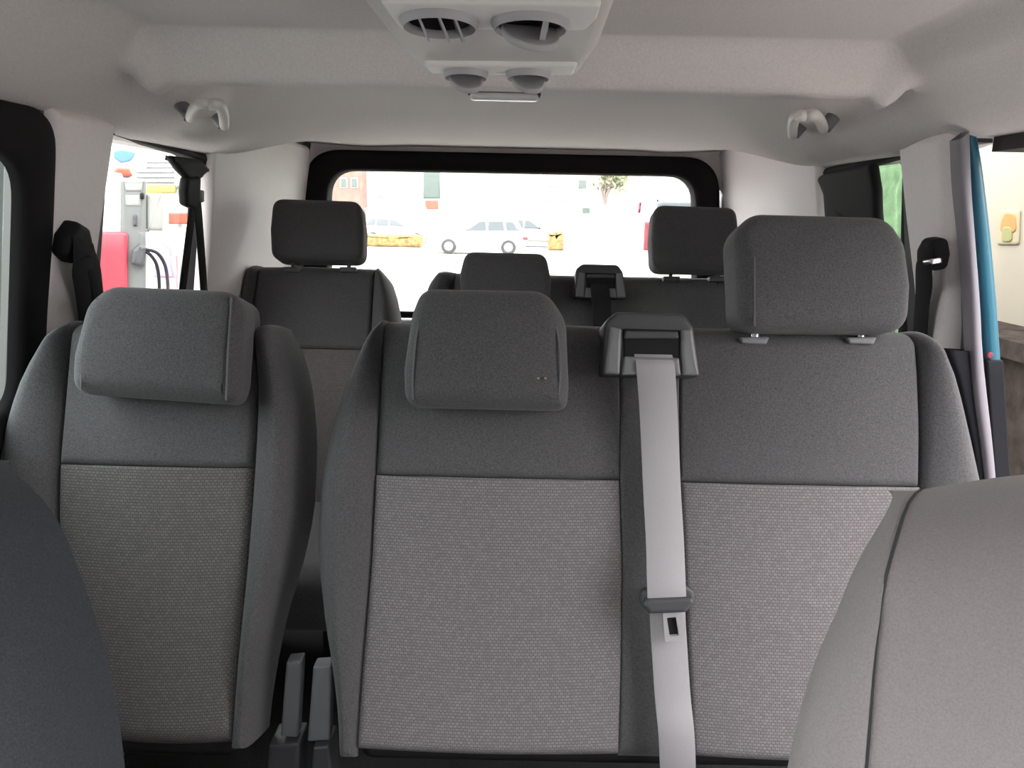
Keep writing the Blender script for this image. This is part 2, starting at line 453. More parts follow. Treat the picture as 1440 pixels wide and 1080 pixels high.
# solid corner pieces behind the rounded window corners
for sx, ux in ((1, umin), (-1, umax)):
    m.add([(ux, 2.96, 1.2 + vmax), (ux + sx * .11, 2.96, 1.2 + vmax), (ux, 2.96, 1.2 + vmax - .11)], [(0, 1, 2) if sx < 0 else (0, 2, 1)])
m.build('wall_back', M['trim'], smooth=False, kind='structure')

# left sliding door window (black surround) and quarter windows
win2 = struct_empty('window_2', (-0.79, 0.85, 1.45))
o2 = [(0.36, 0.0 - .02), (1.36, -0.02), (1.335, .555), (0.36, .555)]
i2 = [(0.44, .07), (1.265, .07), (1.255, .475), (0.44, .475)]
ring(WL, 'frame', rounded(o2, [.03, .03, .07, .05], 8), rounded(i2, [.04, .05, .07, .05], 8), -0.006, 0.020, M['rubber'], win2)
pillow(WL, 'pane', rounded([(p[0], p[1]) for p in [(0.42, .05), (1.285, .05), (1.275, .495), (0.42, .495)]], .03), -0.035, -0.030, .001, M['glass_dim'], win2, seg=1)

win3 = struct_empty('window_3', (-0.79, 1.8, 1.45))
q3o = [(1.49, 0.02), (2.14, 0.02), (2.10, .535), (1.49, .545)]
q3i = [(1.505, 0.05), (2.08, 0.05), (2.03, .515), (1.505, .538)]
ring(WL, 'frame', rounded(q3o, [.03, .05, .07, .02], 8), rounded(q3i, [.03, .05, .13, .02], 8), -0.05, -0.005, M['black'], win3)
pillow(WL, 'pane', rounded(q3o, .02), -0.045, -0.041, .001, M['glass'], win3, seg=1)

win4 = struct_empty('window_4', (0.79, 1.85, 1.45))
q4o = [(-1.58, 0.02), (-2.30, 0.02), (-2.24, .525), (-1.58, .55)]
q4i = [(-1.60, 0.05), (-2.22, 0.05), (-2.16, .50), (-1.60, .535)]
ring(WR, 'frame', ccw(rounded(q4o, [.03, .05, .07, .02], 8)), ccw(rounded(q4i, [.03, .05, .10, .02], 8)), -0.05, -0.005, M['black'], win4)
pillow(WR, 'pane', rounded(q4o, .02), -0.045, -0.041, .001, M['glass'], win4, seg=1)

# right-hand sliding door opening: painted jamb, rubber seal, sliding rail
JF = Frame((0, 1.385, 1.2), (1, 0, 0), (0, 0, 1))       # faces the front of the van
jl = [(1356, 186), (1362, 230), (1372, 330), (1380, 430), (1386, 520), (1398, 600), (1404, 662), (1412, 740)]
jr = [(1372, 190), (1380, 230), (1392, 330), (1401, 430), (1407, 520), (1412, 600), (1414, 662), (1424, 740)]
def strip_solid(F, name, left, right, d0, d1, r, mt, parent=None, n=40):
    """solid strip between two traced edges"""
    lp = [F.pix(*p, d1) for p in left]; rp = [F.pix(*p, d1) for p in right]
    def samp(P):
        t = np.linspace(0, 1, len(P)); g = np.linspace(0, 1, n)
        a = np.array([np.interp(g, t, [p[i] for p in P]) for i in (0, 1)])
        k = 5; a = [np.convolve(np.pad(q, k // 2, mode='reflect', reflect_type='odd'), np.ones(k) / k, 'valid') for q in a]
        return list(zip(*a))
    L_, R_ = samp(lp), samp(rp); rows = []
    for (a, b), (c, e) in zip(L_, R_):
        wv = c - a
        row = []
        for t, d in ((0, d0), (0, d1 - r), (.08, d1 - r * .3), (.25, d1), (.75, d1), (.92, d1 - r * .3), (1, d1 - r), (1, d0)):
            row.append(F.P(a + wv * t, b + (e - b) * t, d))
        rows.append(row)
    mb = MB(); mb.grid([q[::-1] for q in rows], True)
    return mb.build(name, mt, parent)
jamb = struct_empty('trim_5', (0.82, 1.42, 1.4))
strip_solid(JF, 'jamb', [(p[0] + 4, p[1]) for p in jl], [(p[0] + 4, p[1]) for p in jr], -0.03, 0.0, 0.012, M['teal'], jamb)
sl = [(1350, 196), (1352, 260), (1361, 340), (1367, 430), (1370, 500), (1374, 560), (1386, 640), (1396, 740)]
sr = [(1366, 184), (1368, 260), (1374, 340), (1381, 430), (1384, 500), (1391, 560), (1400, 640), (1408, 740)]
strip_solid(JF, 'door_seal', sl, sr, -0.01, 0.022, 0.010, M['seal'], jamb)
sl2 = [(1334, 492), (1348, 530), (1362, 590), (1372, 640), (1384, 740)]
sr2 = [(1366, 494), (1372, 545), (1383, 600), (1390, 650), (1398, 740)]
strip_solid(JF, 'lower_seal', sl2, sr2, -0.01, 0.010, 0.006, M['jamb_plastic'], jamb)
u, v_ = JF.pix(1393, 500, 0.004)
pillow(JF, 'reflector', [(u + .006 * math.cos(a), v_ + .006 * math.sin(a)) for a in np.linspace(0, 2 * math.pi, 14)[:-1]], -0.004, 0.004, .002, M['red'], jamb, seg=2, step=.01)
pillow(JF, 'latch_plate', rounded(quadpx(JF, [(1388, 507), (1412, 507), (1426, 740), (1404, 740)], 0.005), .004), -0.01, 0.005, .003, M['jamb_plastic'], jamb, seg=2)
m = MB(); m.box(0.80, 0.87, -0.3, 1.375, 1.718, 1.80)
tr = m.build('trim_6', mat('brown_grey_plastic', (0.05, 0.044, 0.042), .8), smooth=False, kind='structure')

# ------------------------------------------------------------------ seats
F2 = seat_frame(1.28, 1.405, 16)
F3 = seat_frame(2.35, 1.410, 16)
FF = seat_frame(0.52, 1.400, 20)
WRAP, ROLLT = (0.11, 0.055), (0.09, 0.045)

def headrest(F, parent, front, d0, d1, r, piping_l=None, bulge=0.010, mt=None, name='headrest', rb=None):
    o = pillow(F, name, front, d0, d1, r, mt or M['cloth'], parent, bulge=bulge, rb=rb, seg=7, step=0.015)
    if piping_l:
        for pts in piping_l:
            q = [F.P(*F.pix(px, py, d1), d1 + dd) for px, py, dd in pts]
            mbp = MB(); mbp.tube(curve_pts(q, 24), 0.0016, 6); mbp.build('piping', M['piping'], o)
    return o

def opx(F, pts, d, rads, seg=7): return rounded(quadpx(F, pts, d), rads, seg)

# --- single seat of the middle row
s1 = thing('single_seat', 'dark charcoal cloth single seat, headrest pushed down, beside the door pillar with the belt', 'seat', (-0.50, 1.1, 0.40), 'middle row seats')
outL = edge(F2, [(96, 458), (74, 475), (45, 507), (20, 545), (0, 600), (-12, 680), (-14, 780), (10, 900), (60, 1000), (100, 1075)], -0.03)
seamL = edge(F2, [(97, 458), (93, 500), (88, 560), (80, 650), (78, 740), (92, 880), (118, 1000), (140, 1075)])
seamR = edge(F2, [(352, 456), (358, 500), (361, 560), (356, 660), (345, 800), (330, 950), (320, 1075)])
outR = edge(F2, [(400, 458), (420, 490), (434, 540), (441, 620), (437, 720), (420, 800), (400, 860), (385, 930), (374, 1000), (368, 1075)], -0.08)
hb = F2.pix(240, 1055)[1]; ht = F2.pix(240, 452, -0.04)[1]; hs = F2.pix(220, 656)[1]
bow = lambda s_, t_: 0.012 * math.sin(math.pi * s_)
bol = lambda s_, t_: 0.022 * math.sin(math.pi * min(1, max(0, s_))) * ss(0, .25, t_)
pad(F2, 'bolster', M['cloth'], s1, outL, seamL, hb, ht, L=WRAP, T=ROLLT, bump=bol)
pad(F2, 'bolster', M['cloth'], s1, seamR, outR, hb, ht, R=WRAP, T=ROLLT, bump=bol)
pad(F2, 'upper_panel', M['cloth'], s1, seamL, seamR, hs, ht, T=ROLLT, bump=bow)
c1 = pad(F2, 'centre_panel', M['weave_shaded'], s1, seamL, seamR, hb, hs, B=(.05, .04), T=(.006, .006), bump=bow)
c1['label'] = 'ribbed cloth panel with shade painted into its grey'
pillow(F2, 'back_shell', rounded([(outL(hb) + .03, hb - .02), (outR(hb) - .03, hb - .02), (outR(hb + .35) - .02, hb + .35), (outR(ht - .05) - .02, ht - .03), (outL(ht - .05) + .05, ht - .03), (outL(hb + .35) + .04, hb + .35)], .03), -0.125, -0.02, .02, M['black'], s1)
h1 = headrest(F2, s1, opx(F2, [(97, 553), (326, 569), (334, 540), (343, 408), (150, 400), (119, 426), (99, 500)], .085, [.035, .035, .04, .045, .045, .05, .05]), 0.008, 0.095, 0.030,
     [[(134, 418, -.006), (118, 480, .001), (114, 548, .0)], [(325, 418, -.002), (322, 490, .003), (318, 563, 0)]], bulge=.012, rb=.02)
pillow(F2, 'headrest_top', opx(F2, [(130, 470), (347, 470), (346, 416), (156, 411)], .02, [.01, .01, .03, .03]), -0.075, 0.06, .03, M['cloth'], h1, seg=6, step=.02)

# --- two-seat bench of the middle row
b2 = thing('bench_seat', 'wide charcoal cloth double seat with two pale ribbed panels, one headrest raised', 'seat', (0.18, 1.1, 0.40), 'middle row seats')
outL = edge(F2, [(533, 458), (512, 476), (487, 524), (464, 586), (446, 650), (438, 730), (439, 800), (450, 880), (463, 940), (470, 1000), (474, 1080)], -0.03)
seamL = edge(F2, [(538, 458), (536, 500), (533, 560), (528, 665), (521, 800), (508, 950), (500, 1080)])
mid1 = edge(F2, [(868, 458), (873, 560), (872, 680), (876, 800), (874, 950), (870, 1080)])
mid2 = edge(F2, [(956, 458), (956, 560), (957, 682), (962, 800), (968, 950), (974, 1080)])
seamR = edge(F2, [(1290, 470), (1294, 520), (1297, 600), (1296, 685), (1288, 800), (1275, 950), (1262, 1080)])
outR = edge(F2, [(1302, 472), (1322, 492), (1340, 522), (1356, 566), (1374, 625), (1390, 690), (1392, 800), (1380, 900), (1350, 1080)], -0.03)
hb = F2.pix(690, 1064)[1]; ht = F2.pix(700, 452, -0.04)[1]; hs = F2.pix(700, 672)[1]
hs2 = F2.pix(1126, 682)[1]
pad(F2, 'bolster', M['cloth'], b2, outL, seamL, hb - .01, ht, L=WRAP, T=ROLLT, bump=bol)
pad(F2, 'bolster', M['cloth'], b2, seamR, outR, hb - .01, ht, R=WRAP, T=ROLLT, bump=bol)
pad(F2, 'upper_panel', M['cloth'], b2, seamL, mid1, hs, ht, R=(.006, .006), T=ROLLT, bump=bow)
pad(F2, 'upper_panel', M['cloth'], b2, mid2, seamR, hs2, ht, L=(.006, .006), T=ROLLT, bump=bow)
pad(F2, 'middle_strip', M['cloth'], b2, mid1, mid2, hb - .01, ht, L=(.006, .006), R=(.006, .006), B=(.05, .04), T=ROLLT)
for a_, b_, h_ in ((seamL, mid1, hs), (mid2, seamR, hs2)):
    o = pad(F2, 'centre_panel', M['weave'], b2, a_, b_, hb, h_, B=(.03, .02), T=(.006, .006), L=(.010, .010), R=(.008, .008), bump=bow)
    o['label'] = 'pale grey ribbed cloth panel'
pillow(F2, 'back_shell', rounded([(outL(hb) + .04, hb - .02), (outR(hb) - .04, hb - .02), (outR(hb + .35) - .04, hb + .35), (outR(ht - .05) - .04, ht - .03), (outL(ht - .05) + .05, ht - .03), (outL(hb + .35) + .05, hb + .35)], .03), -0.125, -0.02, .02, M['black'], b2)
# lowered headrest
h2 = headrest(F2, b2, opx(F2, [(568, 572), (798, 577), (801, 545), (797, 450), (770, 407), (592, 404), (578, 440), (566, 520)], .085, [.035, .035, .04, .06, .05, .05, .05, .05]), 0.008, 0.095, 0.030,
     [[(596, 424, -.010), (586, 470, .001), (581, 520, .002), (580, 562, -.005)], [(768, 424, -.010), (784, 470, .001), (788, 520, .002), (784, 564, -.005)]], bulge=.012, rb=.02)
pillow(F2, 'headrest_top', opx(F2, [(590, 470), (790, 470), (770, 416), (598, 414)], .02, [.01, .01, .03, .03]), -0.06, 0.06, .03, M['cloth'], h2, seg=6, step=.02)
for px in (757, 767):
    u, v_ = F2.pix(px, 532, .105)
    pillow(F2, 'spot', [(u + .0022 * math.cos(a), v_ + .0016 * math.sin(a)) for a in np.linspace(0, 6.283, 9)[:-1]], .098, .1062, .001, M['spot'], h2, seg=1, step=.01)
# raised headrest on two posts
h3 = headrest(F2, b2, opx(F2, [(1042, 462), (1282, 466), (1286, 400), (1278, 340), (1252, 302), (1060, 297), (1036, 322), (1040, 400)], .055, [.035, .04, .05, .06, .06, .05, .05, .05]), -0.055, 0.055, 0.022,
     [[(1062, 304, -.006), (1060, 380, .004), (1061, 459, 0)]], bulge=.012, rb=.03)
for px in (1063, 1212):
    u, v_ = F2.pix(px, 476, 0)
    pv = MB(); pv.tube([F2.P(u, v_ - .03, -.005), F2.P(u, v_ + .05, -.005)], .007, 12); pv.build('post', M['chrome'], h3)
for px in (1062, 1213):
    u, v_ = F2.pix(px, 478, 0.01)
    pillow(F2, 'headrest_guide', rounded([(u - .026, v_ + .004), (u - .022, v_ - .006), (u + .018, v_ - .007), (u + .024, v_ + .006)], .003), -0.03, 0.012, .003, M['midgrey'], b2, seg=3, step=.01)
# belt outlet on the shoulder of the bench
def belt_outlet(F, parent, sx, sy, k, d):
    """moulded belt outlet, traced once and scaled by k about (sx, sy)"""
    def T(pts): return [(sx + (x - 915) * k, sy + (y - 480) * k) for x, y in pts]
    o = pillow(F, 'belt_outlet', opx(F, T([(848, 527), (985, 529), (976, 460), (962, 440), (868, 438), (850, 452)]), d + .035 * k, [.004, .004, .02, .02, .02, .02]), d - .07, d + .035 * k, .007, M['darkgrey'], parent, seg=4, step=.02)
    for q in ([(850, 525), (872, 526), (875, 462), (858, 458)], [(960, 527), (984, 528), (974, 462), (958, 463)]):
        pillow(F, 'side_rib', opx(F, T(q), d + .043 * k, .004), d + .02 * k, d + .043 * k, .005, M['midgrey'], o, seg=3, step=.02)
    pillow(F, 'slot', opx(F, T([(877, 508), (956, 509), (956, 464), (876, 462)]), d + .037 * k, .003), d + .02 * k, d + .037 * k, .001, M['black'], o, seg=1, step=.03)
    pillow(F, 'slot_lip', opx(F, T([(878, 476), (955, 476), (953, 466), (880, 465)]), d + .045 * k, .003), d + .03 * k, d + .047 * k, .003, M['darkgrey'], o, seg=3, step=.02)
    pillow(F, 'slot_lip', opx(F, T([(874, 527), (958, 528), (955, 503), (878, 501)]), d + .042 * k, .003), d + .02 * k, d + .043 * k, .004, M['midgrey'], o, seg=3, step=.02)
    return o
belt_outlet(F2, b2, 915, 480, 1.0, 0.02)

# seat cushions (mostly below the frame) and the hardware between the seats
def cushion(parent, x0, x1, y0, y1, z, mt):
    F = Frame((0, 0, z), (1, 0, 0), (0, 1, 0))
    pillow(F, 'seat_cushion', rounded(rect(x0, x1, y0, y1), .06), -0.16, 0.0, .05, mt, parent, bulge=.01, step=.06)
zc = F2.P(0, hb, 0).z; yc = F2.P(0, hb, 0).y
cushion(s1, -0.70, -0.36, yc - .52, yc - .01, zc - .03, M['cloth'])
cushion(b2, -0.20, 0.56, yc - .52, yc - .01, zc - .03, M['cloth'])
def seat_leg(parent, x0, x1, y0, y1, z):
    m = MB(); m.box(x0, x1, y0, y1, 0.40, z); m.build('leg', M['black'], parent, smooth=False)
def frame_leg(parent, xs_):
    for x in xs_: seat_leg(parent, x - .025, x + .025, yc - .42, yc - .05, zc - .12)
frame_leg(s1, (-.66, -.40)); frame_leg(b2, (-.16, .18, .52))
GF = Frame((0, 1.20, 0.9), (1, 0, 0), (0, 0, 1))
for par, q in ((s1, [(402, 932), (424, 930), (418, 1038), (394, 1036)]), (b2, [(440, 938), (466, 936), (463, 1042), (432, 1044)])):
    pillow(GF, 'recliner_bracket', opx(GF, q, .03, .004), .0, .03, .004, M['midgrey'], par, seg=3, step=.03)
for par, q in ((s1, [(378, 1048), (420, 1046), (420, 1120), (372, 1120)]), (b2, [(440, 1052), (462, 1050), (470, 1120), (436, 1120)])):
    pillow(GF, 'hinge_cover', opx(GF, q, .04, .004), -.02, .04, .004, M['darkgrey'], par, seg=3, step=.03)

# --- belt of the bench
bt = thing('seat_belt', 'pale grey webbing belt hanging from the outlet between the two ribbed panels', 'seat belt', F2.P(*F2.pix(940, 800), .04))
pts = []
for px, py, d in ((917, 492, .050), (920, 506, .062), (922, 520, .066), (925, 560, .050), (928, 620, .038), (931, 690, .032), (935, 760, .036), (937, 820, .054), (938, 848, .056)):
    pts.append(F2.P(*F2.pix(px, py, d), d))
ribbon('webbing', curve_pts(pts, 40), (1, 0, 0), 0.060, .0016, M['belt'], bt)
pts = []
for px, py, d in ((939, 838, .040), (939, 870, .034), (942, 920, .030), (946, 980, .030), (951, 1030, .034), (953, 1075, .022), (954, 1120, .0)):
    pts.append(F2.P(*F2.pix(px, py, d), d))
ribbon('webbing', curve_pts(pts, 40), (1, 0, 0), 0.056, .0016, M['belt'], bt)
tg = pillow(F2, 'belt_tongue', opx(F2, [(901, 850), (903, 832), (918, 826), (966, 824), (979, 832), (980, 848), (966, 862), (914, 864)], .054, .008, 3), .030, .050, .006, M['darkgrey'], bt, seg=3, step=.01)
pillow(F2, 'tongue_lip', opx(F2, [(904, 852), (908, 843), (974, 840), (978, 848), (965, 862), (914, 864)], .064, .006, 3), .044, .064, .006, M['darkgrey'], tg, seg=3, step=.01)
mb = MB()
fr_o = opx(F2, [(935, 903), (961, 901), (957, 860), (932, 862)], .052, .003, 3); fr_i = opx(F2, [(942, 895), (955, 894), (951, 868), (938, 869)], .052, .002, 3)
n_ = len(fr_o); rows = []
for L_, d in ((fr_o, .046), (fr_o, .051), (fr_i, .051), (fr_i, .046)): rows.append([F2.P(x, y, d) for x, y in L_])
mb.grid(rows + [rows[0]], True); mb.build('latch_plate', M['steel'], tg)
pillow(F2, 'latch_hole', opx(F2, [(941, 893), (957, 892), (953, 869), (938, 870)], .047, .002, 3), .040, .0455, .001, M['black'], tg, seg=1, step=.01)

# --- rear row, single seat
s3 = thing('single_seat', 'rear row single seat in shade with raised headrest, behind the gap between the middle seats', 'seat', (-0.52, 2.2, 0.40), 'rear row seats')
outL = edge(F3, [(352, 376), (342, 392), (338, 430), (336, 500), (338, 620), (352, 760)], -0.03)
seamL = edge(F3, [(362, 378), (354, 430), (352, 500), (354, 620), (362, 760)])
seamR = edge(F3, [(526, 380), (523, 430), (520, 492), (512, 560), (506, 640), (498, 760)])
outR = edge(F3, [(534, 378), (547, 388), (556, 412), (563, 450), (568, 490), (560, 560), (548, 640), (532, 760)], -0.07)
hb = F3.pix(440, 760)[1]; ht = F3.pix(440, 374, -.04)[1]; hs = F3.pix(440, 491)[1]
pad(F3, 'bolster', M['cloth'], s3, outL, seamL, hb, ht, L=WRAP, T=ROLLT, bump=bol)
pad(F3, 'bolster', M['cloth'], s3, seamR, outR, hb, ht, R=WRAP, T=ROLLT, bump=bol)
pad(F3, 'upper_panel', M['cloth'], s3, seamL, seamR, hs, ht, T=ROLLT, bump=bow)
o = pad(F3, 'centre_panel', M['weave_shaded'], s3, seamL, seamR, hb, hs, B=(.05, .04), T=(.006, .006), bump=bow)
pillow(F3, 'back_shell', rounded(rect(outL(hb) + .04, outR(hb) - .03, hb, ht - .03), .04), -0.12, -0.02, .02, M['black'], s3)
def raised(F, parent, box, d0, d1, posts, ytop, ybot, rad=.035):
    x0, y0, x1, y1 = box
    hh = headrest(F, parent, opx(F, [(x0 + 2, y1), (x1, y1 + 2), (x1 + 1, (y0 + y1) / 2), (x1 - 3, y0 + 4), (x0 + 4, y0), (x0, (y0 + y1) / 2)], d1, [rad, rad, .1, rad, rad, .1]), d0, d1, .022, bulge=.01, rb=.022)
    for px in posts:
        a = F.pix(px, ytop, 0); b = F.pix(px, ybot, 0)
        m = MB(); m.tube([F.P(*a, -.01), F.P(b[0], b[1] - .02, -.01)], .006, 8); m.build('post', M['darkgrey'], hh)
    for px in posts:
        u, v_ = F.pix(px, ybot, 0)
        pillow(F, 'headrest_guide', rounded(rect(u - .025, u + .025, v_ - .012, v_ + .004), .004), -0.03, 0.01, .003, M['darkgrey'], parent, seg=2, step=.02)
    return hh
raised(F3, s3, (378, 277, 509, 364), -.055, .045, (411, 490), 356, 378)
cushion(s3, -0.78, -0.36, 1.62, 2.10, 0.80, M['cloth'])
for x in (-.72, -.42): seat_leg(s3, x - .02, x + .02, 1.7, 2.1, .68)

# --- rear row, bench
b3 = thing('bench_seat', 'rear row double seat in deep shade under the back window with its own belt outlet', 'seat', (0.22, 2.2, 0.40), 'rear row seats')
outL = edge(F3, [(612, 384), (600, 396), (592, 420), (584, 470), (580, 560), (590, 700)], -0.03)
seamL = edge(F3, [(640, 384), (634, 420), (630, 470), (628, 560), (630, 700)])
seamR = edge(F3, [(1205, 392), (1212, 430), (1216, 480), (1214, 560), (1206, 700)])
outR = edge(F3, [(1240, 394), (1254, 410), (1264, 450), (1268, 520), (1262, 600), (1246, 700)], -0.03)
hb = F3.pix(800, 700)[1]; ht = F3.pix(780, 384, -.04)[1]; hs = F3.pix(800, 500)[1]
pad(F3, 'bolster', M['cloth'], b3, outL, seamL, hb, ht, L=WRAP, T=ROLLT, bump=bol)
pad(F3, 'bolster', M['cloth'], b3, seamR, outR, hb, ht, R=WRAP, T=ROLLT, bump=bol)
pad(F3, 'upper_panel', M['cloth'], b3, seamL, seamR, hs, ht, T=ROLLT)
pad(F3, 'centre_panel', M['weave_shaded'], b3, seamL, seamR, hb, hs, B=(.05, .04), T=(.006, .006))
pillow(F3, 'back_shell', rounded(rect(outL(hb) + .05, outR(hb) - .05, hb, ht - .03), .04), -0.12, -0.02, .02, M['black'], b3)
headrest(F3, b3, opx(F3, [(648, 425), (774, 427), (775, 390), (768, 355), (654, 352), (646, 385)], .085, [.03, .03, .06, .035, .035, .06]), -.01, .085, .022, bulge=.01, rb=.022)
raised(F3, b3, (917, 286, 1040, 378), -.055, .045, (944, 1009), 370, 391)
belt_outlet(F3, b3, 844, 393, 0.53, 0.02)
cushion(b3, -0.22, 0.70, 1.62, 2.10, 0.80, M['cloth'])
for x in (-.16, .24, .64): seat_leg(b3, x - .02, x + .02, 1.7, 2.1, .68)
rb_ = thing('seat_belt', 'dark webbing belt hanging from the outlet of the shaded rear row', 'seat belt', F3.P(*F3.pix(846, 430), .03))
pts = [F3.P(*F3.pix(px, py, d), d) for px, py, d in ((844, 398, .035), (844, 408, .05), (846, 430, .035), (847, 470, .03), (848, 560, .03))]
ribbon('webbing', curve_pts(pts, 20), (1, 0, 0), 0.055, .0016, M['belt_dark'], rb_)

# --- front seats
fr = thing('front_seat', 'pale grey cloth front seat with a vertical seam, lit by the windscreen', 'seat', (0.5, 0.45, 0.40), 'front seats')
def edge_var(F, pts):
    q = sorted([F.pix(px, py, d) for px, py, d in pts], key=lambda p: p[1])
    vs = [p[1] for p in q]; us = [p[0] for p in q]
    return lambda v: float(np.interp(v, vs, us))
hT = FF.pix(1420, 656, .0)[1]; hB = hT - .62; xR = .74
def project(P):
    q = P - CAM; z = q.dot(FW); return 720 + FPX * q.dot(RT) / z, 540 - FPX * q.dot(UP) / z, z
SIL = ([690, 702, 712, 726, 752, 773, 807, 850, 901, 978, 1080, 1250], [1284, 1268, 1257, 1248, 1242, 1218, 1205, 1192, 1162, 1137, 1113, 1085])
SEAM = ([690, 702, 716, 735, 760, 858, 944, 1080, 1250], [1296, 1279, 1264, 1252, 1243, 1238, 1233, 1222, 1210])
xcorner = .26
def ee(dist, R_):
    q = 1 - min(1.0, max(0.0, dist / R_)); return 1 - math.sqrt(max(0.0, 1 - q * q))
def fr_point(x, v, drop, up=0.0):
    k = 1 - ss(xcorner - .06, xcorner + .16, x)
    top = .10 * ee(hT - v, .10)
    d = .02 + up - (drop ** 3 + top ** 3) ** (1 / 3)
    x = x * (1 + 1.0 * top)
    return FF.P(x, v - .030 * k * ss(hT - .2, hT, v) ** 2, d)
def solve(tab, v, drop):
    x = .22
    for _ in range(12):
        px, py, z = project(fr_point(x, v, drop)); x += (np.interp(py, *tab) - px) * z / FPX * .8
    return float(x)
vv = spaced(hB, hT, .01, .10, 44)
def smooth_list(L_): 
    k = 7; q = np.pad(np.array(L_), k // 2, mode='reflect', reflect_type='odd'); return list(np.convolve(q, np.ones(k) / k, 'valid'))
XS = smooth_list([solve(SIL, v, .035) for v in vv]); XM = smooth_list([solve(SEAM, v, .0) for v in vv])
rowsA, rowsB, seamp = [], [], []
for v, x0, x1 in zip(vv, XS, XM):
    x1 = max(x1, x0 + .006)
    side = [fr_point(x0 * (1 + .36 * (1 - ee(hT - v, .12)) * (1 - t) ** 1.6), v, .035 + .11 * (1 - t)) for t in np.linspace(0, 1, 8)]
    rowsA.append(side + [fr_point(x0 + (x1 - x0) * (1 - math.cos(t)), v, .035 * (1 - math.sin(t)) + (.005 if t > 1.5 else 0)) for t in np.linspace(0, math.pi / 2, 16)[1:]])
    xs_ = spaced(x1, xR, .012, .06, 24)
    rowsB.append([fr_point(x, v, .006 * ee(x - x1, .010) + .12 * ee(xR - x, .06), .02 * math.sin(math.pi * (x - x1) / (xR - x1)) * ss(0, .12, hT - v)) for x in xs_])
    seamp.append(fr_point(x1, v, .004))
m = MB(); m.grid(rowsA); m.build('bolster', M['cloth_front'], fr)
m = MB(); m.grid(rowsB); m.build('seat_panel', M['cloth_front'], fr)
m = MB(); m.tube(seamp, .0013, 6); m.build('seam', M['seam'], fr)
pillow(FF, 'back_shell', rounded([(XS[0] + .12, hB), (xR - .03, hB), (xR - .03, hT - .10), (XM[-1] + .08, hT - .10)], .05), -.12, -.01, .03, M['black'], fr)
cushion(fr, .25, .73, -0.28, 0.20, 0.80, M['cloth_front'])
for x in (.31, .67): seat_leg(fr, x - .03, x + .03, -.2, .2, .68)

fl = thing('front_seat', 'front seat with shade painted into its cloth as dark blue-grey, only its rounded shoulder showing', 'seat', (-0.5, 0.45, 0.40), 'front seats')
so = edge(FF, [(-40, 640), (0, 668), (36, 694), (68, 742), (90, 800), (112, 860), (132, 925), (148, 1005), (158, 1085), (164, 1160), (168, 1260)], -.10)
smL = lambda v: so(v) - .085
hT = FF.pix(-30, 640, .0)[1]; hB = hT - .62
xL = -.74
pad(FF, 'bolster', M['cloth_front_shaded'], fl, smL, so, hB, hT, L=(.006, .008), R=(.12, .06), T=(.12, .08), puff=.0, bump=lambda s_, t_: .018 * math.sin(math.pi * s_), m=30)
pad(FF, 'seat_panel', M['cloth_front_shaded'], fl, lambda v: xL + .10, smL, hB, hT, L=(.012, .012), R=(.006, .008), T=(.12, .08), puff=.0, bump=lambda s_, t_: .012 * math.sin(math.pi * s_), m=30)
pad(FF, 'bolster', M['cloth_front_shaded'], fl, lambda v: xL, lambda v: xL + .10, hB, hT, L=(.12, .05), R=(.008, .008), T=(.12, .08), m=30)
pillow(FF, 'back_shell', rounded([(xL + .03, hB), (so(hB) - .06, hB), (so(hT - .09) - .08, hT - .09), (xL + .03, hT - .09)], .05), -.12, -.01, .03, M['black'], fl)
cushion(fl, -.74, -.26, -0.28, 0.20, 0.80, M['cloth_front_shaded'])
for x in (-.67, -.31): seat_leg(fl, x - .03, x + .03, -.2, .2, .68)

# ------------------------------------------------------------------ roof console, lamp, handles, belts
# console hangs from the ceiling; working plane is its underside, tilted a little up towards the front
zc0 = 1.785
CF = Frame((0, 1.06, zc0), (1, 0, 0), (0, -1, 0.06))
con = thing('roof_console', 'pale grey air vent console on the ceiling with four round vents', 'console', (0, 0.9, 1.86))
op = quadpx(CF, [(601, 108), (815, 110), (842, 74), (868, 6), (900, -90), (470, -95), (504, 4), (560, 74)])
ol = rounded(op, [.02, .02, .03, .08, .04, .04, .08, .03])
pillow(CF, 'housing', ol, -0.10, 0.0, .018, M['console'], con, seg=5, step=.02)
def bezel(pts, rad, mt=M['bezel']):
    return pillow(CF, 'bezel', opx(CF, pts, .006, rad), -.01, .006, .004, mt, con, seg=3, step=.02)
bz1 = bezel([(562, 42), (824, 44), (840, 28), (846, 8), (534, 4), (545, 20)], [.01, .012, .01, .008, .008, .01])
bz2 = bezel([(606, 104), (806, 106), (812, 94), (596, 92)], .006)
def disc(F, u, v, ru, rv, n=28): return [(u + ru * math.cos(a), v + rv * math.sin(a)) for a in np.linspace(0, 2 * math.pi, n + 1)[:-1]]
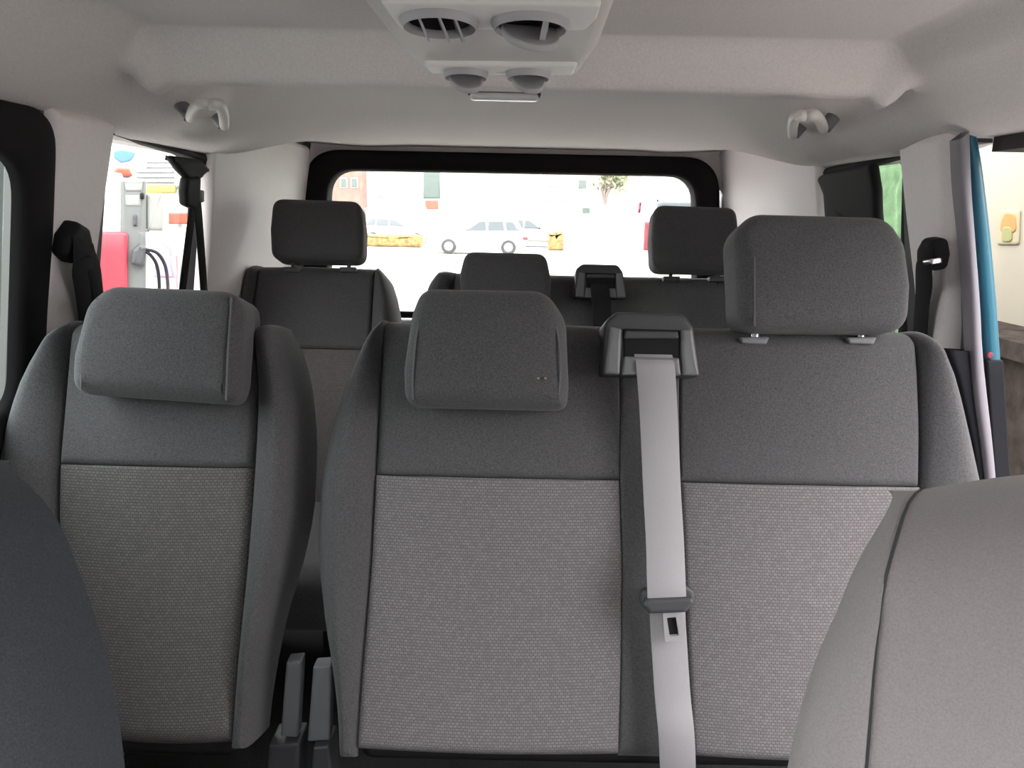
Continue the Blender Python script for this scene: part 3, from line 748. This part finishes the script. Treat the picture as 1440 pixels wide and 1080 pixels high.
def make_vent(par, px, py, rx, mode):
    u, v = CF.pix(px, py, .006); ru = abs(CF.pix(px + rx, py, .006)[0] - u)
    o_, i_ = disc(CF, u, v, ru, ru), disc(CF, u, v, ru * .8, ru * .8)
    vt = ring(CF, 'vent', o_, i_, -.01, .010, M['vent'], con, r=.004)
    pillow(CF, 'vent_well', disc(CF, u, v, ru * .82, ru * .82), -.015, .0065, .001, M['black'], vt, seg=1, step=.05)
    if mode == 'open':      # louvre blades standing open across the well
        for k, off in enumerate((-.45, 0.05, .42)):
            hw = ru * .74 * math.sqrt(max(.05, 1 - off * off))
            c = CF.P(u + off * ru, v, .010); a = CF.v; nn = (CF.n * .9 + CF.u * .45).normalized()
            mb = MB(); mb.grid([[c + a * (hw * math.cos(t)) + nn * (ru * .42 * math.sin(t) + (0)) + CF.u * sgn * .0012 for t in np.linspace(0, math.pi, 14)] + [c - a * hw + nn * -.006 + CF.u * sgn * .0012, c + a * hw + nn * -.006 + CF.u * sgn * .0012] for sgn in (-1, 1)], True)
            q = len(mb.v) // 2; mb.f.append(tuple(range(q))); mb.f.append(tuple(range(q, 2 * q))[::-1])
            mb.build('louvre', M['vent'], vt)
    else:                    # flap tipped down
        tl = {'half': .70, 'flat': .85}[mode]
        F2_ = Frame(CF.P(u, v - ru * .1, .008 + ru * {'half': .18, 'flat': .22}[mode]), (CF.u * math.cos(.0) + CF.n * .18).normalized(), (CF.v * math.cos(tl) - CF.n * -math.sin(tl)))
        pillow(F2_, 'louvre', disc(F2_, 0, 0, ru * .76, ru * .76), -.004, .004, .002, M['vent'], vt, seg=2, step=.05, bulge=.002)
        if mode == 'half':
            c = CF.P(u + ru * .38, v, .010); a = CF.v; nn = (CF.n * .95 + CF.u * -.2).normalized(); hw = ru * .66
            mb = MB(); mb.grid([[c + a * (hw * math.cos(t)) + nn * (ru * .45 * math.sin(t)) + CF.u * sgn * .003 for t in np.linspace(0, math.pi, 14)] for sgn in (-1, 1)], True)
            q = len(mb.v) // 2; mb.f.append(tuple(range(q))); mb.f.append(tuple(range(q, 2 * q))[::-1])
            mb.build('louvre', M['vent'], vt)
make_vent(con, 618, 29, 56, 'open'); make_vent(con, 746, 32, 56, 'half')
make_vent(con, 655, 102, 32, 'flat'); make_vent(con, 743, 103, 32, 'flat')

# lamp behind the roof beam
lp = at(709, 147, 1.93)
LF = Frame((lp.x, 1.93, ceil_z(0, 1.93) - .002), (1, 0, 0), (0, -1, 0))
lamp = thing('dome_lamp', 'slim pale lamp set in the ceiling behind the roof beam', 'lamp', LF.o)
pillow(LF, 'lamp_body', rounded(rect(-.085, .085, -.022, .018), .012), -.012, .016, .006, M['darkgrey'], lamp, seg=3, step=.02)
pillow(LF, 'lens', rounded(rect(-.080, .080, -.012, .022), .012), .006, .024, .008, M['lens'], lamp, seg=4, step=.02)

# grab handles
def on_ceiling(px, py, gap):
    d = ray(px, py); t = .8
    while t < 4 and CAM.z + d.z * t < ceil_z(d.x * t, d.y * t) - gap: t += .004
    return CAM + d * t
def grab(label, a, b, ta, tb, side):
    Y0, Y1 = 1.52, 1.72
    p0, p1, q0, q1 = on_ceiling(*a, .016), on_ceiling(*b, .016), on_ceiling(*ta, .030), on_ceiling(*tb, .030)
    out = Vector((-side * .6, 0, -.8)).normalized()
    g = thing('grab_handle', label, 'handle', (p0 + p1) / 2, 'ceiling grab handles')
    path = [p + out * .012 for p in (p0, p0.lerp(q0, .55), q0.lerp(q1, .12), q0.lerp(q1, .5), q0.lerp(q1, .88), p1.lerp(q1, .55), p1)]
    path_ = [p0 - out * .01, p0 + out * .022, p0.lerp(q0, .5) + out * .034, q0 + out * .034 + (q1 - q0) * .06, q0.lerp(q1, .5) + out * .036, q1 + out * .034 - (q1 - q0) * .06, p1.lerp(q1, .5) + out * .034, p1 + out * .022, p1 - out * .01]
    mb = MB(); mb.tube(curve_pts(path, 48), .0098, 12); mb.build('grip', M['console'], g)
    for p in (p0, p1):
        mb = MB(); mb.tube([p + out * .010, p - out * .01, p - out * .03], [.0135, .014, .015], 10); mb.build('mount', M['midgrey'], g)
grab('pale grey grab handle above the window facing the fuel pump', (262, 158), (310, 170), (270, 136), (307, 140), -1)
grab('pale grey grab handle above the open sliding door', (1164, 174), (1120, 184), (1156, 153), (1122, 156), 1)

# shoulder belts on the pillars
def pillar_belt(F, label, hook, strap, wd):
    c = F.P(*F.pix(*hook[0], .04), .04)
    g = thing('seat_belt', label, 'seat belt', c, 'pillar belts')
    pillow(F, 'guide', opx(F, hook[1], .05, .012), .015, .05, .012, M['black'], g, seg=4, step=.01)
    pts = [F.P(*F.pix(px, py, d), d) for px, py, d in strap]
    ribbon('webbing', curve_pts(pts, 24), F.u, wd, .002, M['belt_dark'], g)
    return g
g = pillar_belt(WL, 'black seat belt and guide on the pale pillar beside the dark single seat', ((120, 345), [(96, 360), (100, 332), (114, 312), (130, 322), (136, 350), (130, 370), (108, 372)]),
            ((118, 340, .052), (116, 360, .058), (118, 390, .045), (122, 430, .035), (126, 480, .03), (128, 560, .03)), .055)
ribbon('webbing', curve_pts([WL.P(*WL.pix(px, py, d), d) for px, py, d in ((124, 350, .05), (130, 372, .05), (136, 400, .042), (140, 440, .04), (142, 520, .035))], 20), WL.u, .035, .002, M['belt_dark'], g)
g = pillar_belt(WR, 'black seat belt and guide on the pale pillar beside the raised headrest', ((1298, 355), [(1288, 380), (1286, 350), (1294, 335), (1308, 338), (1312, 362), (1308, 382)]),
            ((1300, 350, .052), (1300, 375, .055), (1298, 410, .04), (1295, 450, .035), (1292, 500, .03), (1290, 580, .03)), .05)
pillow(WR, 'belt_stop', opx(WR, [(1296, 366), (1308, 364), (1309, 372), (1297, 374)], .062, .003), .04, .062, .004, M['chrome'], g, seg=2, step=.01)
# rear row belt at the corner of the quarter window
g = thing('seat_belt', 'black seat belt hanging in a narrow fork across the window facing the fuel pump', 'seat belt', WL.P(*WL.pix(272, 290, .03), .03))
pillow(WL, 'anchor_cover', opx(WL, [(240, 219), (262, 222), (288, 226), (298, 240), (284, 252), (270, 256), (258, 244)], .05, .008), .028, .05, .010, M['black'], g, seg=4, step=.012)
pillow(WL, 'guide', opx(WL, [(266, 250), (284, 248), (283, 282), (276, 296), (264, 290), (263, 270)], .055, .01), .033, .055, .008, M['black'], g, seg=4, step=.012)
for q in (((272, 285, .045), (266, 330, .04), (258, 396, .035), (250, 470, .03)), ((277, 285, .045), (281, 330, .04), (286, 396, .035), (291, 470, .03))):
    ribbon('webbing', curve_pts([WL.P(*WL.pix(px, py, d), d) for px, py, d in q], 20), WL.u, .040, .002, M['belt_dark'], g)
pillow(WL, 'belt_stop', opx(WL, [(283, 268), (288, 268), (288, 284), (284, 286)], .05, .003), .03, .05, .004, M['midgrey'], g, seg=2, step=.01)
# and its counterpart on the other side
g = thing('seat_belt', 'bulky black belt anchor in the window behind the open sliding door', 'seat belt', WR.P(*WR.pix(1190, 260, .03), .03))
pillow(WR, 'anchor_cover', opx(WR, [(1146, 250), (1160, 242), (1222, 230), (1228, 268), (1229, 300), (1232, 330), (1160, 330), (1156, 275)], .035, .012), .012, .035, .010, M['black'], g, seg=4, step=.02)
ribbon('webbing', curve_pts([WR.P(*WR.pix(px, py, d), d) for px, py, d in ((1180, 300, .05), (1180, 340, .045), (1182, 400, .04), (1184, 470, .035))], 20), WR.u, .05, .002, M['belt_dark'], g)

# sliding door slid back along the outside
door = struct_empty('door_1', (0.95, 2.1, 1.2))
DF = Frame((0.93, 0, 1.2), (0, -1, 0), (-0.10, 0, 1))
do = rounded(rect(-2.86, -1.78, -.75, .57), .06); di = rounded(rect(-2.72, -1.86, .02, .535), .03)
ring(DF, 'frame', ccw(do), ccw(di), -.05, .0, M['black'], door)
pillow(DF, 'panel', rounded(rect(-2.84, -1.80, -.74, .02), .04), -.06, -.008, .01, M['teal'], door)
pillow(DF, 'pane', rounded(rect(-2.74, -1.84, .0, .55), .06), -.03, -.025, .001, M['glass_green'], door, seg=1)

# ------------------------------------------------------------------ outside
M['asphalt'] = mat('pale_concrete', (0.27, 0.262, 0.252), 0.9, grain=0.08, gscale=3)
M['white_paint'] = mat('white_paint', (0.55, 0.55, 0.545), 0.5)
M['cream'] = mat('cream_plaster', (0.215, 0.195, 0.15), 0.85, grain=0.04, gscale=4)
M['white_wall'] = mat('white_plaster', (0.48, 0.475, 0.47), 0.9)
M['brown_wall'] = mat('brown_plaster', (0.18, 0.11, 0.09), 0.9, grain=0.15, gscale=2)
M['pink_wall'] = mat('pink_plaster', (0.25, 0.19, 0.19), 0.9)
M['dark_window'] = mat('dark_window', (0.05, 0.07, 0.06), 0.2)
M['pane_pale'] = mat('pale_window', (0.16, 0.17, 0.18), 0.2)
M['ochre'] = mat('ochre_hedge', (0.20, 0.13, 0.05), 0.9, grain=0.4, gscale=6)
M['bark'] = mat('bark', (0.15, 0.12, 0.10), 0.9)
M['leaf'] = mat('leaf', (0.16, 0.17, 0.10), 0.8)
M['car_glass'] = mat('car_glass', (0.09, 0.10, 0.11), 0.15)
M['tyre'] = mat('tyre', (0.04, 0.04, 0.04), 0.8)
M['grey_metal'] = mat('grey_metal', (0.22, 0.22, 0.21), 0.5)
M['pump_grey'] = mat('pump_grey', (0.12, 0.125, 0.122), 0.5)
M['pump_red'] = mat('pump_red', (0.26, 0.028, 0.045), 0.45)
M['orange'] = mat('orange_red', (0.30, 0.05, 0.025), 0.5)
M['blue'] = mat('sign_blue', (0.06, 0.15, 0.34), 0.5)
M['yellow'] = mat('sign_yellow', (0.32, 0.27, 0.05), 0.5)
M['lilac'] = mat('lilac', (0.22, 0.17, 0.26), 0.6)
M['rose'] = mat('rose', (0.28, 0.18, 0.21), 0.6)
M['stone'] = mat('brown_stone', (0.030, 0.025, 0.022), 1.0, grain=0.3, gscale=12, spec=0.0)
M['green'] = mat('hedge_green', (0.12, 0.14, 0.095), 0.85, grain=0.3, gscale=14)

mb = MB(); mb.box(-90, 90, -40, 140, -0.1, 0.0); mb.build('ground', M['asphalt'], smooth=False, kind='structure')
def vframe(Y): return Frame((0, Y, 0), (1, 0, 0), (0, 0, 1))
def foot(px, Y): return Vector((at(px, 300, Y).x, Y, 0))
def plate(F, name, pts, d0, d1, mt, parent, rad=0.0, r=None, step=1e9):
    q = quadpx(F, pts, d1)
    if rad: q = rounded(q, rad, 4)
    return pillow(F, name, q, d0, d1, r or min(.02, (d1 - d0) * .3), mt, parent, seg=2, step=step)
def bx(F, x0, y0, x1, y1): return [(x0, y1), (x1, y1), (x1, y0), (x0, y0)]

# --- parked cars seen through the back window
def car(label, px0, px1, Y, mt, flip=False):
    F = vframe(Y); x0 = F.pix(px0, 340)[0]; x1 = F.pix(px1, 340)[0]; L = x1 - x0; k = L / 4.0
    t = thing('parked_car', label, 'car', (x0 + L / 2, Y + .8, 0), 'cars parked across the street')
    def X(p): return [((x1 - a * k) if flip else (x0 + a * k), b * k) for a, b in p]
    pillow(F, 'body', rounded(X([(0.05, .28), (3.9, .28), (4.0, .55), (3.92, .92), (2.9, .95), (1.25, .90), (.35, .78), (.0, .55)]), .08 * k, 4), -1.65 * k, 0, .10 * k, mt, t, seg=4, step=.25)
    cab = pillow(F, 'cabin', rounded(X([(1.1, .86), (3.85, .90), (3.55, 1.40), (3.1, 1.46), (2.0, 1.44)]), .12 * k, 4), -1.5 * k, -.12 * k, .12 * k, mt, t, seg=4, step=.25)
    for q in ([(1.45, .95), (2.30, .96), (2.28, 1.34), (2.05, 1.34)], [(2.38, .96), (3.05, .97), (3.0, 1.36), (2.36, 1.35)], [(3.13, .98), (3.6, 1.0), (3.42, 1.32), (3.08, 1.36)]):
        pillow(F, 'window', rounded(X(q), .04 * k, 3), -.2 * k, -.105 * k, .01 * k, M['car_glass'], cab, seg=1, step=9)
    for a in (.78, 3.22):
        (cx, cz), = X([(a, .31)])
        wh = pillow(F, 'wheel', disc(F, cx, cz, .31 * k, .31 * k, 20), -.2 * k, .015, .03 * k, M['tyre'], t, seg=2, step=9)
        pillow(F, 'hubcap', disc(F, cx, cz, .19 * k, .19 * k, 14), -.05 * k, .03, .02 * k, M['grey_metal'], wh, seg=2, step=9)
    for a, mt_ in ((.12, M['lens']), (3.9, M['red'])):
        (cx, cz), = X([(a, .68)])
        pillow(F, 'lamp', disc(F, cx, cz, .12 * k, .07 * k, 10), -.2 * k, .012, .01, mt_, t, seg=1, step=9)
    (a0, b0), (a1, b1) = X([(.9, .35), (3.1, .30)])
    return t
car('white hatchback parked side-on beyond the back window', 604, 742, 31, M['white_paint'])
car('grey car partly hidden behind the white hatchback', 690, 800, 39, M['grey_metal'], True)
car('pale car standing by the brown wall near the back window corner', 505, 605, 40, M['white_paint'], True)

# --- buildings across the street
def building(label, Y, box, wallm, wins, depth=1.5, roof=True):
    F = vframe(Y); t = thing('building', label, 'building', foot((box[0] + box[2]) / 2, Y))
    x0, top, x1 = box[:3]; a = F.pix(x0, top)[0]; b = F.pix(x1, top)[0]; z = F.pix((x0 + x1) / 2, top)[1]
    pillow(F, 'wall', rect(a, b, -.02, z), -depth, 0, .03, wallm, t, seg=1, step=1e9)
    if roof: pillow(F, 'roof', rect(a, b, z - .02, z + .25), -depth, .25, .05, M['grey_metal'], t, seg=1, step=1e9)
    for (wx0, wy0, wx1, wy1, mt) in wins:
        wf = plate(F, 'window', bx(F, wx0, wy0, wx1, wy1), -.05, .06, M['white_wall'], t)
        dx, dy = (wx1 - wx0) * .1, (wy1 - wy0) * .06
        plate(F, 'pane', bx(F, wx0 + dx, wy0 + dy, wx1 - dx, wy1 - dy), .02, .075, mt, wf)
    return t
building('brown building at the edge of the back window', 46, (440, 214, 508, 300), M['brown_wall'], [(478, 250, 488, 264, M['dark_window']), (493, 250, 503, 264, M['dark_window'])])
bw = building('white building with a tall dark window above the hatchback', 48, (512, 205, 652, 300), M['white_wall'],
     [(592, 240, 622, 282, M['dark_window']), (628, 252, 654, 282, M['pane_pale']), (532, 250, 546, 280, M['pane_pale']), (556, 250, 570, 280, M['pane_pale'])])
plate(vframe(48), 'red_panel', bx(None, 598, 282, 616, 294), -.02, .09, M['orange'], bw)
building('plain white building in the middle of the back window', 52, (652, 200, 762, 300), M['white_wall'], [(690, 225, 705, 232, M['pane_pale']), (720, 225, 735, 232, M['pane_pale'])])
building('pinkish building with small windows behind the bare tree', 50, (764, 205, 905, 300), M['pink_wall'],
     [(770, 250, 783, 262, M['pane_pale']), (790, 250, 803, 262, M['pane_pale']), (770, 268, 783, 281, M['pane_pale']), (790, 268, 803, 281, M['pane_pale']), (812, 252, 826, 266, M['dark_window']), (812, 272, 826, 286, M['pane_pale'])])
building('white building at the far side of the back window', 60, (905, 195, 1010, 300), M['white_wall'], [(930, 245, 945, 265, M['pane_pale']), (955, 245, 968, 265, M['pane_pale'])])

# low ochre hedges in front of the buildings
def hedge(label, px0, px1, ytop, Y):
    F = vframe(Y); a, z = F.pix(px0, ytop); b = F.pix(px1, ytop)[0]
    pts = [(a, 0), (b, 0)] + [(b + (a - b) * t, z * (.85 + .2 * random.random())) for t in np.linspace(0, 1, 14)]
    o = pillow(F, 'hedge', pts, -1.0, 0, .12, M['ochre'], None, seg=3, step=.4)
    tag(o, label, 'hedge', 'clipped hedges'); return o
hedge('ochre hedge beside the headrest post of the shaded single seat', 508, 592, 327, 36)
hedge('short ochre hedge between the hatchback and the white cabinet', 772, 796, 325, 36)
hedge('ochre hedge behind the white cabinet towards the white van', 858, 892, 328, 37)
# fence
fn = thing('street_fence', 'thin grey rail fence in front of the white building', 'fence', foot(550, 42))
F = vframe(42)
for px in range(514, 600, 12): plate(F, 'post', bx(None, px, 292, px + 2, 346), -.05, .02, M['grey_metal'], fn)
for py in (293, 305, 317): plate(F, 'rail', bx(None, 512, py, 600, py + 2), -.03, .0, M['grey_metal'], fn)

# white cabinet with a small dark plate
F = vframe(24); cb = thing('utility_cabinet', 'white roadside cabinet with a small dark plate below the bare tree', 'cabinet', foot(832, 24))
a, z = F.pix(797, 291); b = F.pix(866, 291)[0]
pillow(F, 'body', rect(a, b, 0, z), -.9, 0, .03, M['white_paint'], cb, seg=2, step=1e9)
pillow(F, 'lid', rect(a - .05, b + .05, z - .03, z + .05), -.95, .05, .02, M['white_wall'], cb, seg=2, step=1e9)
plate(F, 'plate', bx(None, 819, 293, 830, 300), -.02, .015, M['dark_window'], cb)
plate(F, 'door', bx(None, 834, 304, 862, 344), -.02, .012, M['white_wall'], cb)

# white van with a red lamp, cut by the headrest
F = vframe(11); vn = thing('white_van', 'white van with a red tail lamp beside the shaded raised headrest', 'van', foot(925, 11))
a = F.pix(893, 300)[0]; z = F.pix(893, 268)[1]
pillow(F, 'body', rounded([(a, .3), (a + 1.9, .3), (a + 1.85, z - .5), (a + 1.7, z), (a + .2, z), (a + .05, z - .5)], .1, 4), -4.5, 0, .12, M['white_paint'], vn, seg=4, step=.4)
plate(F, 'tail_lamp', [(905, 352), (915, 352), (917, 312), (907, 312)], -.05, .03, M['red'], vn, .02)
plate(F, 'rear_window', [(922, 318), (990, 320), (985, 284), (924, 282)], -.05, .02, M['car_glass'], vn, .05)
plate(F, 'tail_lamp', [(897, 300), (901, 300), (903, 284), (899, 284)], -.05, .03, M['red'], vn, .01)
for dx in (.3, 1.6):
    w_ = pillow(F, 'wheel', rect(a + dx - .11, a + dx + .11, 0, .66, .08), -.9, -.25, .05, M['tyre'], vn, seg=2, step=1)

# bare tree
def tree(label, px, Y, h, seed, leaves=260, spread=1.0):
    rnd = random.Random(seed); base = foot(px, Y); t = thing('street_tree', label, 'tree', base)
    br = MB(); tips = []
    def grow(p, d, L, r, lev):
        pts = [p]; q = p.copy(); dd = d.copy()
        for i in range(4):
            dd = (dd + Vector((rnd.uniform(-.18, .18), rnd.uniform(-.18, .18), rnd.uniform(-.05, .15)))).normalized(); q = q + dd * L / 4; pts.append(q.copy())
        br.tube(pts, [r * (1 - .12 * i) for i in range(5)], 5, False)
        if lev == 0: tips.extend(pts[2:]); return
        for k in range(4 if lev > 1 else 3):
            a = rnd.uniform(0, 6.283); tl = rnd.uniform(.45, 1.0) * spread
            nd = (dd + Vector((math.cos(a) * tl, math.sin(a) * tl, rnd.uniform(-.1, .3)))).normalized()
            grow(pts[rnd.choice((2, 3, 4))], nd, L * rnd.uniform(.6, .8), r * .55, lev - 1)
    trunk = MB(); trunk.tube([base, base + Vector((.03, 0, h * .2)), base + Vector((.0, .05, h * .36))], [.16, .13, .11], 8); trunk.build('trunk', M['bark'], t)
    grow(base + Vector((0, .05, h * .34)), Vector((0, 0, 1)), h * .26, .09, 3)
    br.build('branches', M['bark'], t, kind='stuff')
    lf = MB()
    for _ in range(leaves):
        c = rnd.choice(tips) + Vector((rnd.gauss(0, .15), rnd.gauss(0, .15), rnd.gauss(0, .15))); s_ = rnd.uniform(.06, .13)
        a = Vector((rnd.gauss(0, 1), rnd.gauss(0, 1), rnd.gauss(0, 1))).normalized(); b_ = a.orthogonal().normalized()
        lf.add([c - a * s_, c + b_ * s_ * .5, c + a * s_, c - b_ * s_ * .5], [(0, 1, 2, 3)])
    lf.build('leaves', M['leaf'], t, kind='stuff')
    return t
tree('sparse tree with spreading branches beyond the back window', 852, 29, 4.3, 3, 700, 1.25)

# --- fuel station seen through the quarter window
def facing(px, Y):
    o = foot(px, Y); n = Vector((-o.x, -o.y, 0)).normalized(); return Frame(o, Vector((0, 0, 1)).cross(n), (0, 0, 1))
F = facing(195, 5.2)
pm = thing('fuel_pump', 'grey and white fuel pump with a red base beyond the quarter window', 'fuel pump', foot(195, 5.2))
plate(F, 'column', bx(None, 140, 243, 172, 600), -.45, .0, M['white_paint'], pm, .02)
body = plate(F, 'body', bx(None, 170, 252, 206, 600), -.45, .03, M['pump_grey'], pm, .02)
plate(F, 'screen', bx(None, 176, 258, 200, 269), .0, .04, M['grey_metal'], body)
plate(F, 'keypad', bx(None, 176, 274, 198, 290), .0, .038, M['grey_metal'], body)
plate(F, 'nozzle_boot', bx(None, 197, 271, 203, 280), .0, .06, M['black'], body, .01)
plate(F, 'nozzle_boot', bx(None, 187, 302, 193, 318), .0, .06, M['darkgrey'], body, .01)
plate(F, 'side_panel', bx(None, 206, 272, 230, 325), -.4, .0, M['grey_metal'], pm, .02)
plate(F, 'base', bx(None, 118, 326, 180, 640), -.5, .08, M['pump_red'], pm, .03)
plate(F, 'lower_body', bx(None, 178, 326, 212, 640), -.45, .02, M['white_paint'], pm, .02)
nz = plate(F, 'nozzle', [(184, 372), (204, 375), (206, 348), (196, 342), (186, 352)], .02, .10, M['darkgrey'], pm, .015)
m = MB()
for q in ([(190, 356), (205, 354), (216, 364), (222, 380), (224, 410), (222, 470)], [(195, 350), (218, 354), (230, 368), (235, 388), (236, 420), (232, 470)]):
    m.tube(curve_pts([F.P(*F.pix(px, py, .08), .08) for px, py in q], 20), .012, 6)
m.build('hose', M['black'], pm)
F = vframe(9.0)
sh = thing('station_shop', 'white station shop with lined walls and a yellow stripe', 'building', foot(230, 9.0))
plate(F, 'wall', bx(None, 120, 196, 330, 500), -3, 0, M['white_wall'], sh)
for py in range(226, 262, 7): plate(F, 'ledge', bx(None, 190, py, 262, py + 3), -.02, .04, M['pane_pale'], sh)
plate(F, 'stripe', bx(None, 205, 260, 246, 271), -.02, .05, M['yellow'], sh)
plate(F, 'window', bx(None, 244, 232, 262, 262), -.02, .06, M['grey_metal'], sh)
plate(F, 'window', bx(None, 252, 268, 266, 282), -.02, .06, M['dark_window'], sh)
plate(F, 'shelf_display', [(214, 390), (244, 390), (236, 350), (222, 340)], -.02, .08, M['lilac'], sh)
plate(F, 'shelf_display', [(226, 420), (252, 420), (246, 360), (232, 360)], -.05, .06, M['rose'], sh)
F = facing(178, 7.5)
sg = thing('road_sign', 'blue and white sign board at the top of the quarter window', 'sign', foot(180, 7.5))
plate(F, 'board', bx(None, 150, 205, 206, 240), -.06, .0, M['white_paint'], sg, .03)
plate(F, 'emblem', [(160, 222), (170, 229), (184, 226), (192, 214), (176, 210), (160, 212)], -.01, .015, M['blue'], sg, .03)
plate(F, 'post', bx(None, 152, 236, 157, 545), -.06, -.01, M['white_paint'], sg)
F = facing(170, 7.0)
kr = thing('kiosk_roof', 'small orange-red topped white kiosk under the blue sign', 'kiosk', foot(168, 7.0))
plate(F, 'roof', [(154, 248), (188, 248), (182, 236), (164, 235)], -.6, .05, M['orange'], kr, .02)
plate(F, 'body', bx(None, 156, 248, 186, 560), -.6, .0, M['white_paint'], kr)
F = facing(252, 6.6)
rs = thing('price_board', 'white board with an orange-red band beside the hanging belt', 'sign', foot(250, 6.6))
plate(F, 'board', bx(None, 232, 286, 272, 316), -.06, .0, M['white_paint'], rs, .02)
plate(F, 'band', bx(None, 237, 299, 268, 315), -.02, .015, M['orange'], rs, .01)
plate(F, 'post', bx(None, 250, 314, 256, 560), -.05, -.01, M['grey_metal'], rs)

# grey-green wall beside the station, seen through the sliding door window
F = facing(0, 4.4)
gw = thing('concrete_wall', 'dark grey-green wall outside the dark-framed sliding door window', 'wall', foot(0, 4.4))
plate(F, 'panel', bx(None, -170, 90, 44, 690), -.15, 0, mat('grey_green_paint', (0.045, 0.052, 0.049), .8), gw)
plate(F, 'coping', bx(None, -172, 80, 46, 92), -.2, .04, M['stone'], gw)

# --- unseen building added behind the camera to cut light through the windscreen
F = Frame((0, -5.0, 0), (-1, 0, 0), (0, 0, 1))
fb = thing('building', 'unseen long grey building added to cut light through the windscreen', 'building', (0, -5.0, 0))
pillow(F, 'wall', rect(-9, 9, 0, 3.2), -5, 0, .03, M['grey_metal'], fb, seg=1, step=1e9)
for k in range(-4, 5): pillow(F, 'window', rect(k * 2.6 - .6, k * 2.6 + .6, 1.1, 2.6), -.05, .05, .02, M['dark_window'], fb, seg=1, step=1e9)

# --- beyond the open sliding door
m = MB(); m.box(3.6, 3.8, 0.0, 9.0, 0, 4.2)
cw = thing('cream_building', 'cream plastered wall outside the open sliding door', 'building', (3.7, 4, 0))
m.build('wall', M['cream'], cw, smooth=False)
XF = Frame((3.6, 0, 0), (0, -1, 0), (0, 0, 1))
def xpix(pts, d): return [XF.pix(px, py, d) for px, py in pts]
po = thing('wall_poster', 'small yellow and orange poster on the cream wall', 'poster', XF.P(*XF.pix(1418, 320), .01))
pillow(XF, 'sheet', rounded(xpix([(1402, 344), (1432, 344), (1434, 296), (1404, 294)], .01), .02), .0, .012, .003, mat('poster_paper', (0.22, 0.19, 0.12), .8), po, seg=1, step=1e9)
pillow(XF, 'print', rounded(xpix([(1404, 326), (1430, 328), (1428, 302), (1412, 298)], .014), .06), .008, .016, .002, mat('poster_orange', (0.24, 0.12, 0.025), .8), po, seg=1, step=1e9)
pillow(XF, 'print', rounded(xpix([(1408, 340), (1424, 340), (1422, 320), (1410, 318)], .016), .04), .008, .018, .002, mat('poster_green', (0.15, 0.15, 0.05), .8), po, seg=1, step=1e9)
lwl = thing('low_wall', 'low brown stone wall in front of the cream building', 'wall', (2.7, 2.5, 0))
m = MB(); m.box(2.5, 2.8, 1.0, 7.0, 0, .95); m.build('base', M['stone'], lwl, smooth=False)
m = MB(); m.box(2.44, 2.86, 0.98, 7.02, .95, 1.04); m.build('coping', M['stone'], lwl, smooth=False)
o = pillow(Frame((1.95, 4.6, 0), (0, -1, 0), (0, 0, 1)), 'hedge', [(-2.2, 0), (.62, 0), (.66, 1.2), (.62, 2.2), (.1, 2.5), (-1.2, 2.4), (-2.1, 2.2)], -.3, 0, .12, M['green'], None, seg=3, step=.3)
tag(o, 'tall pale green hedge seen through the tinted sliding door glass', 'hedge')
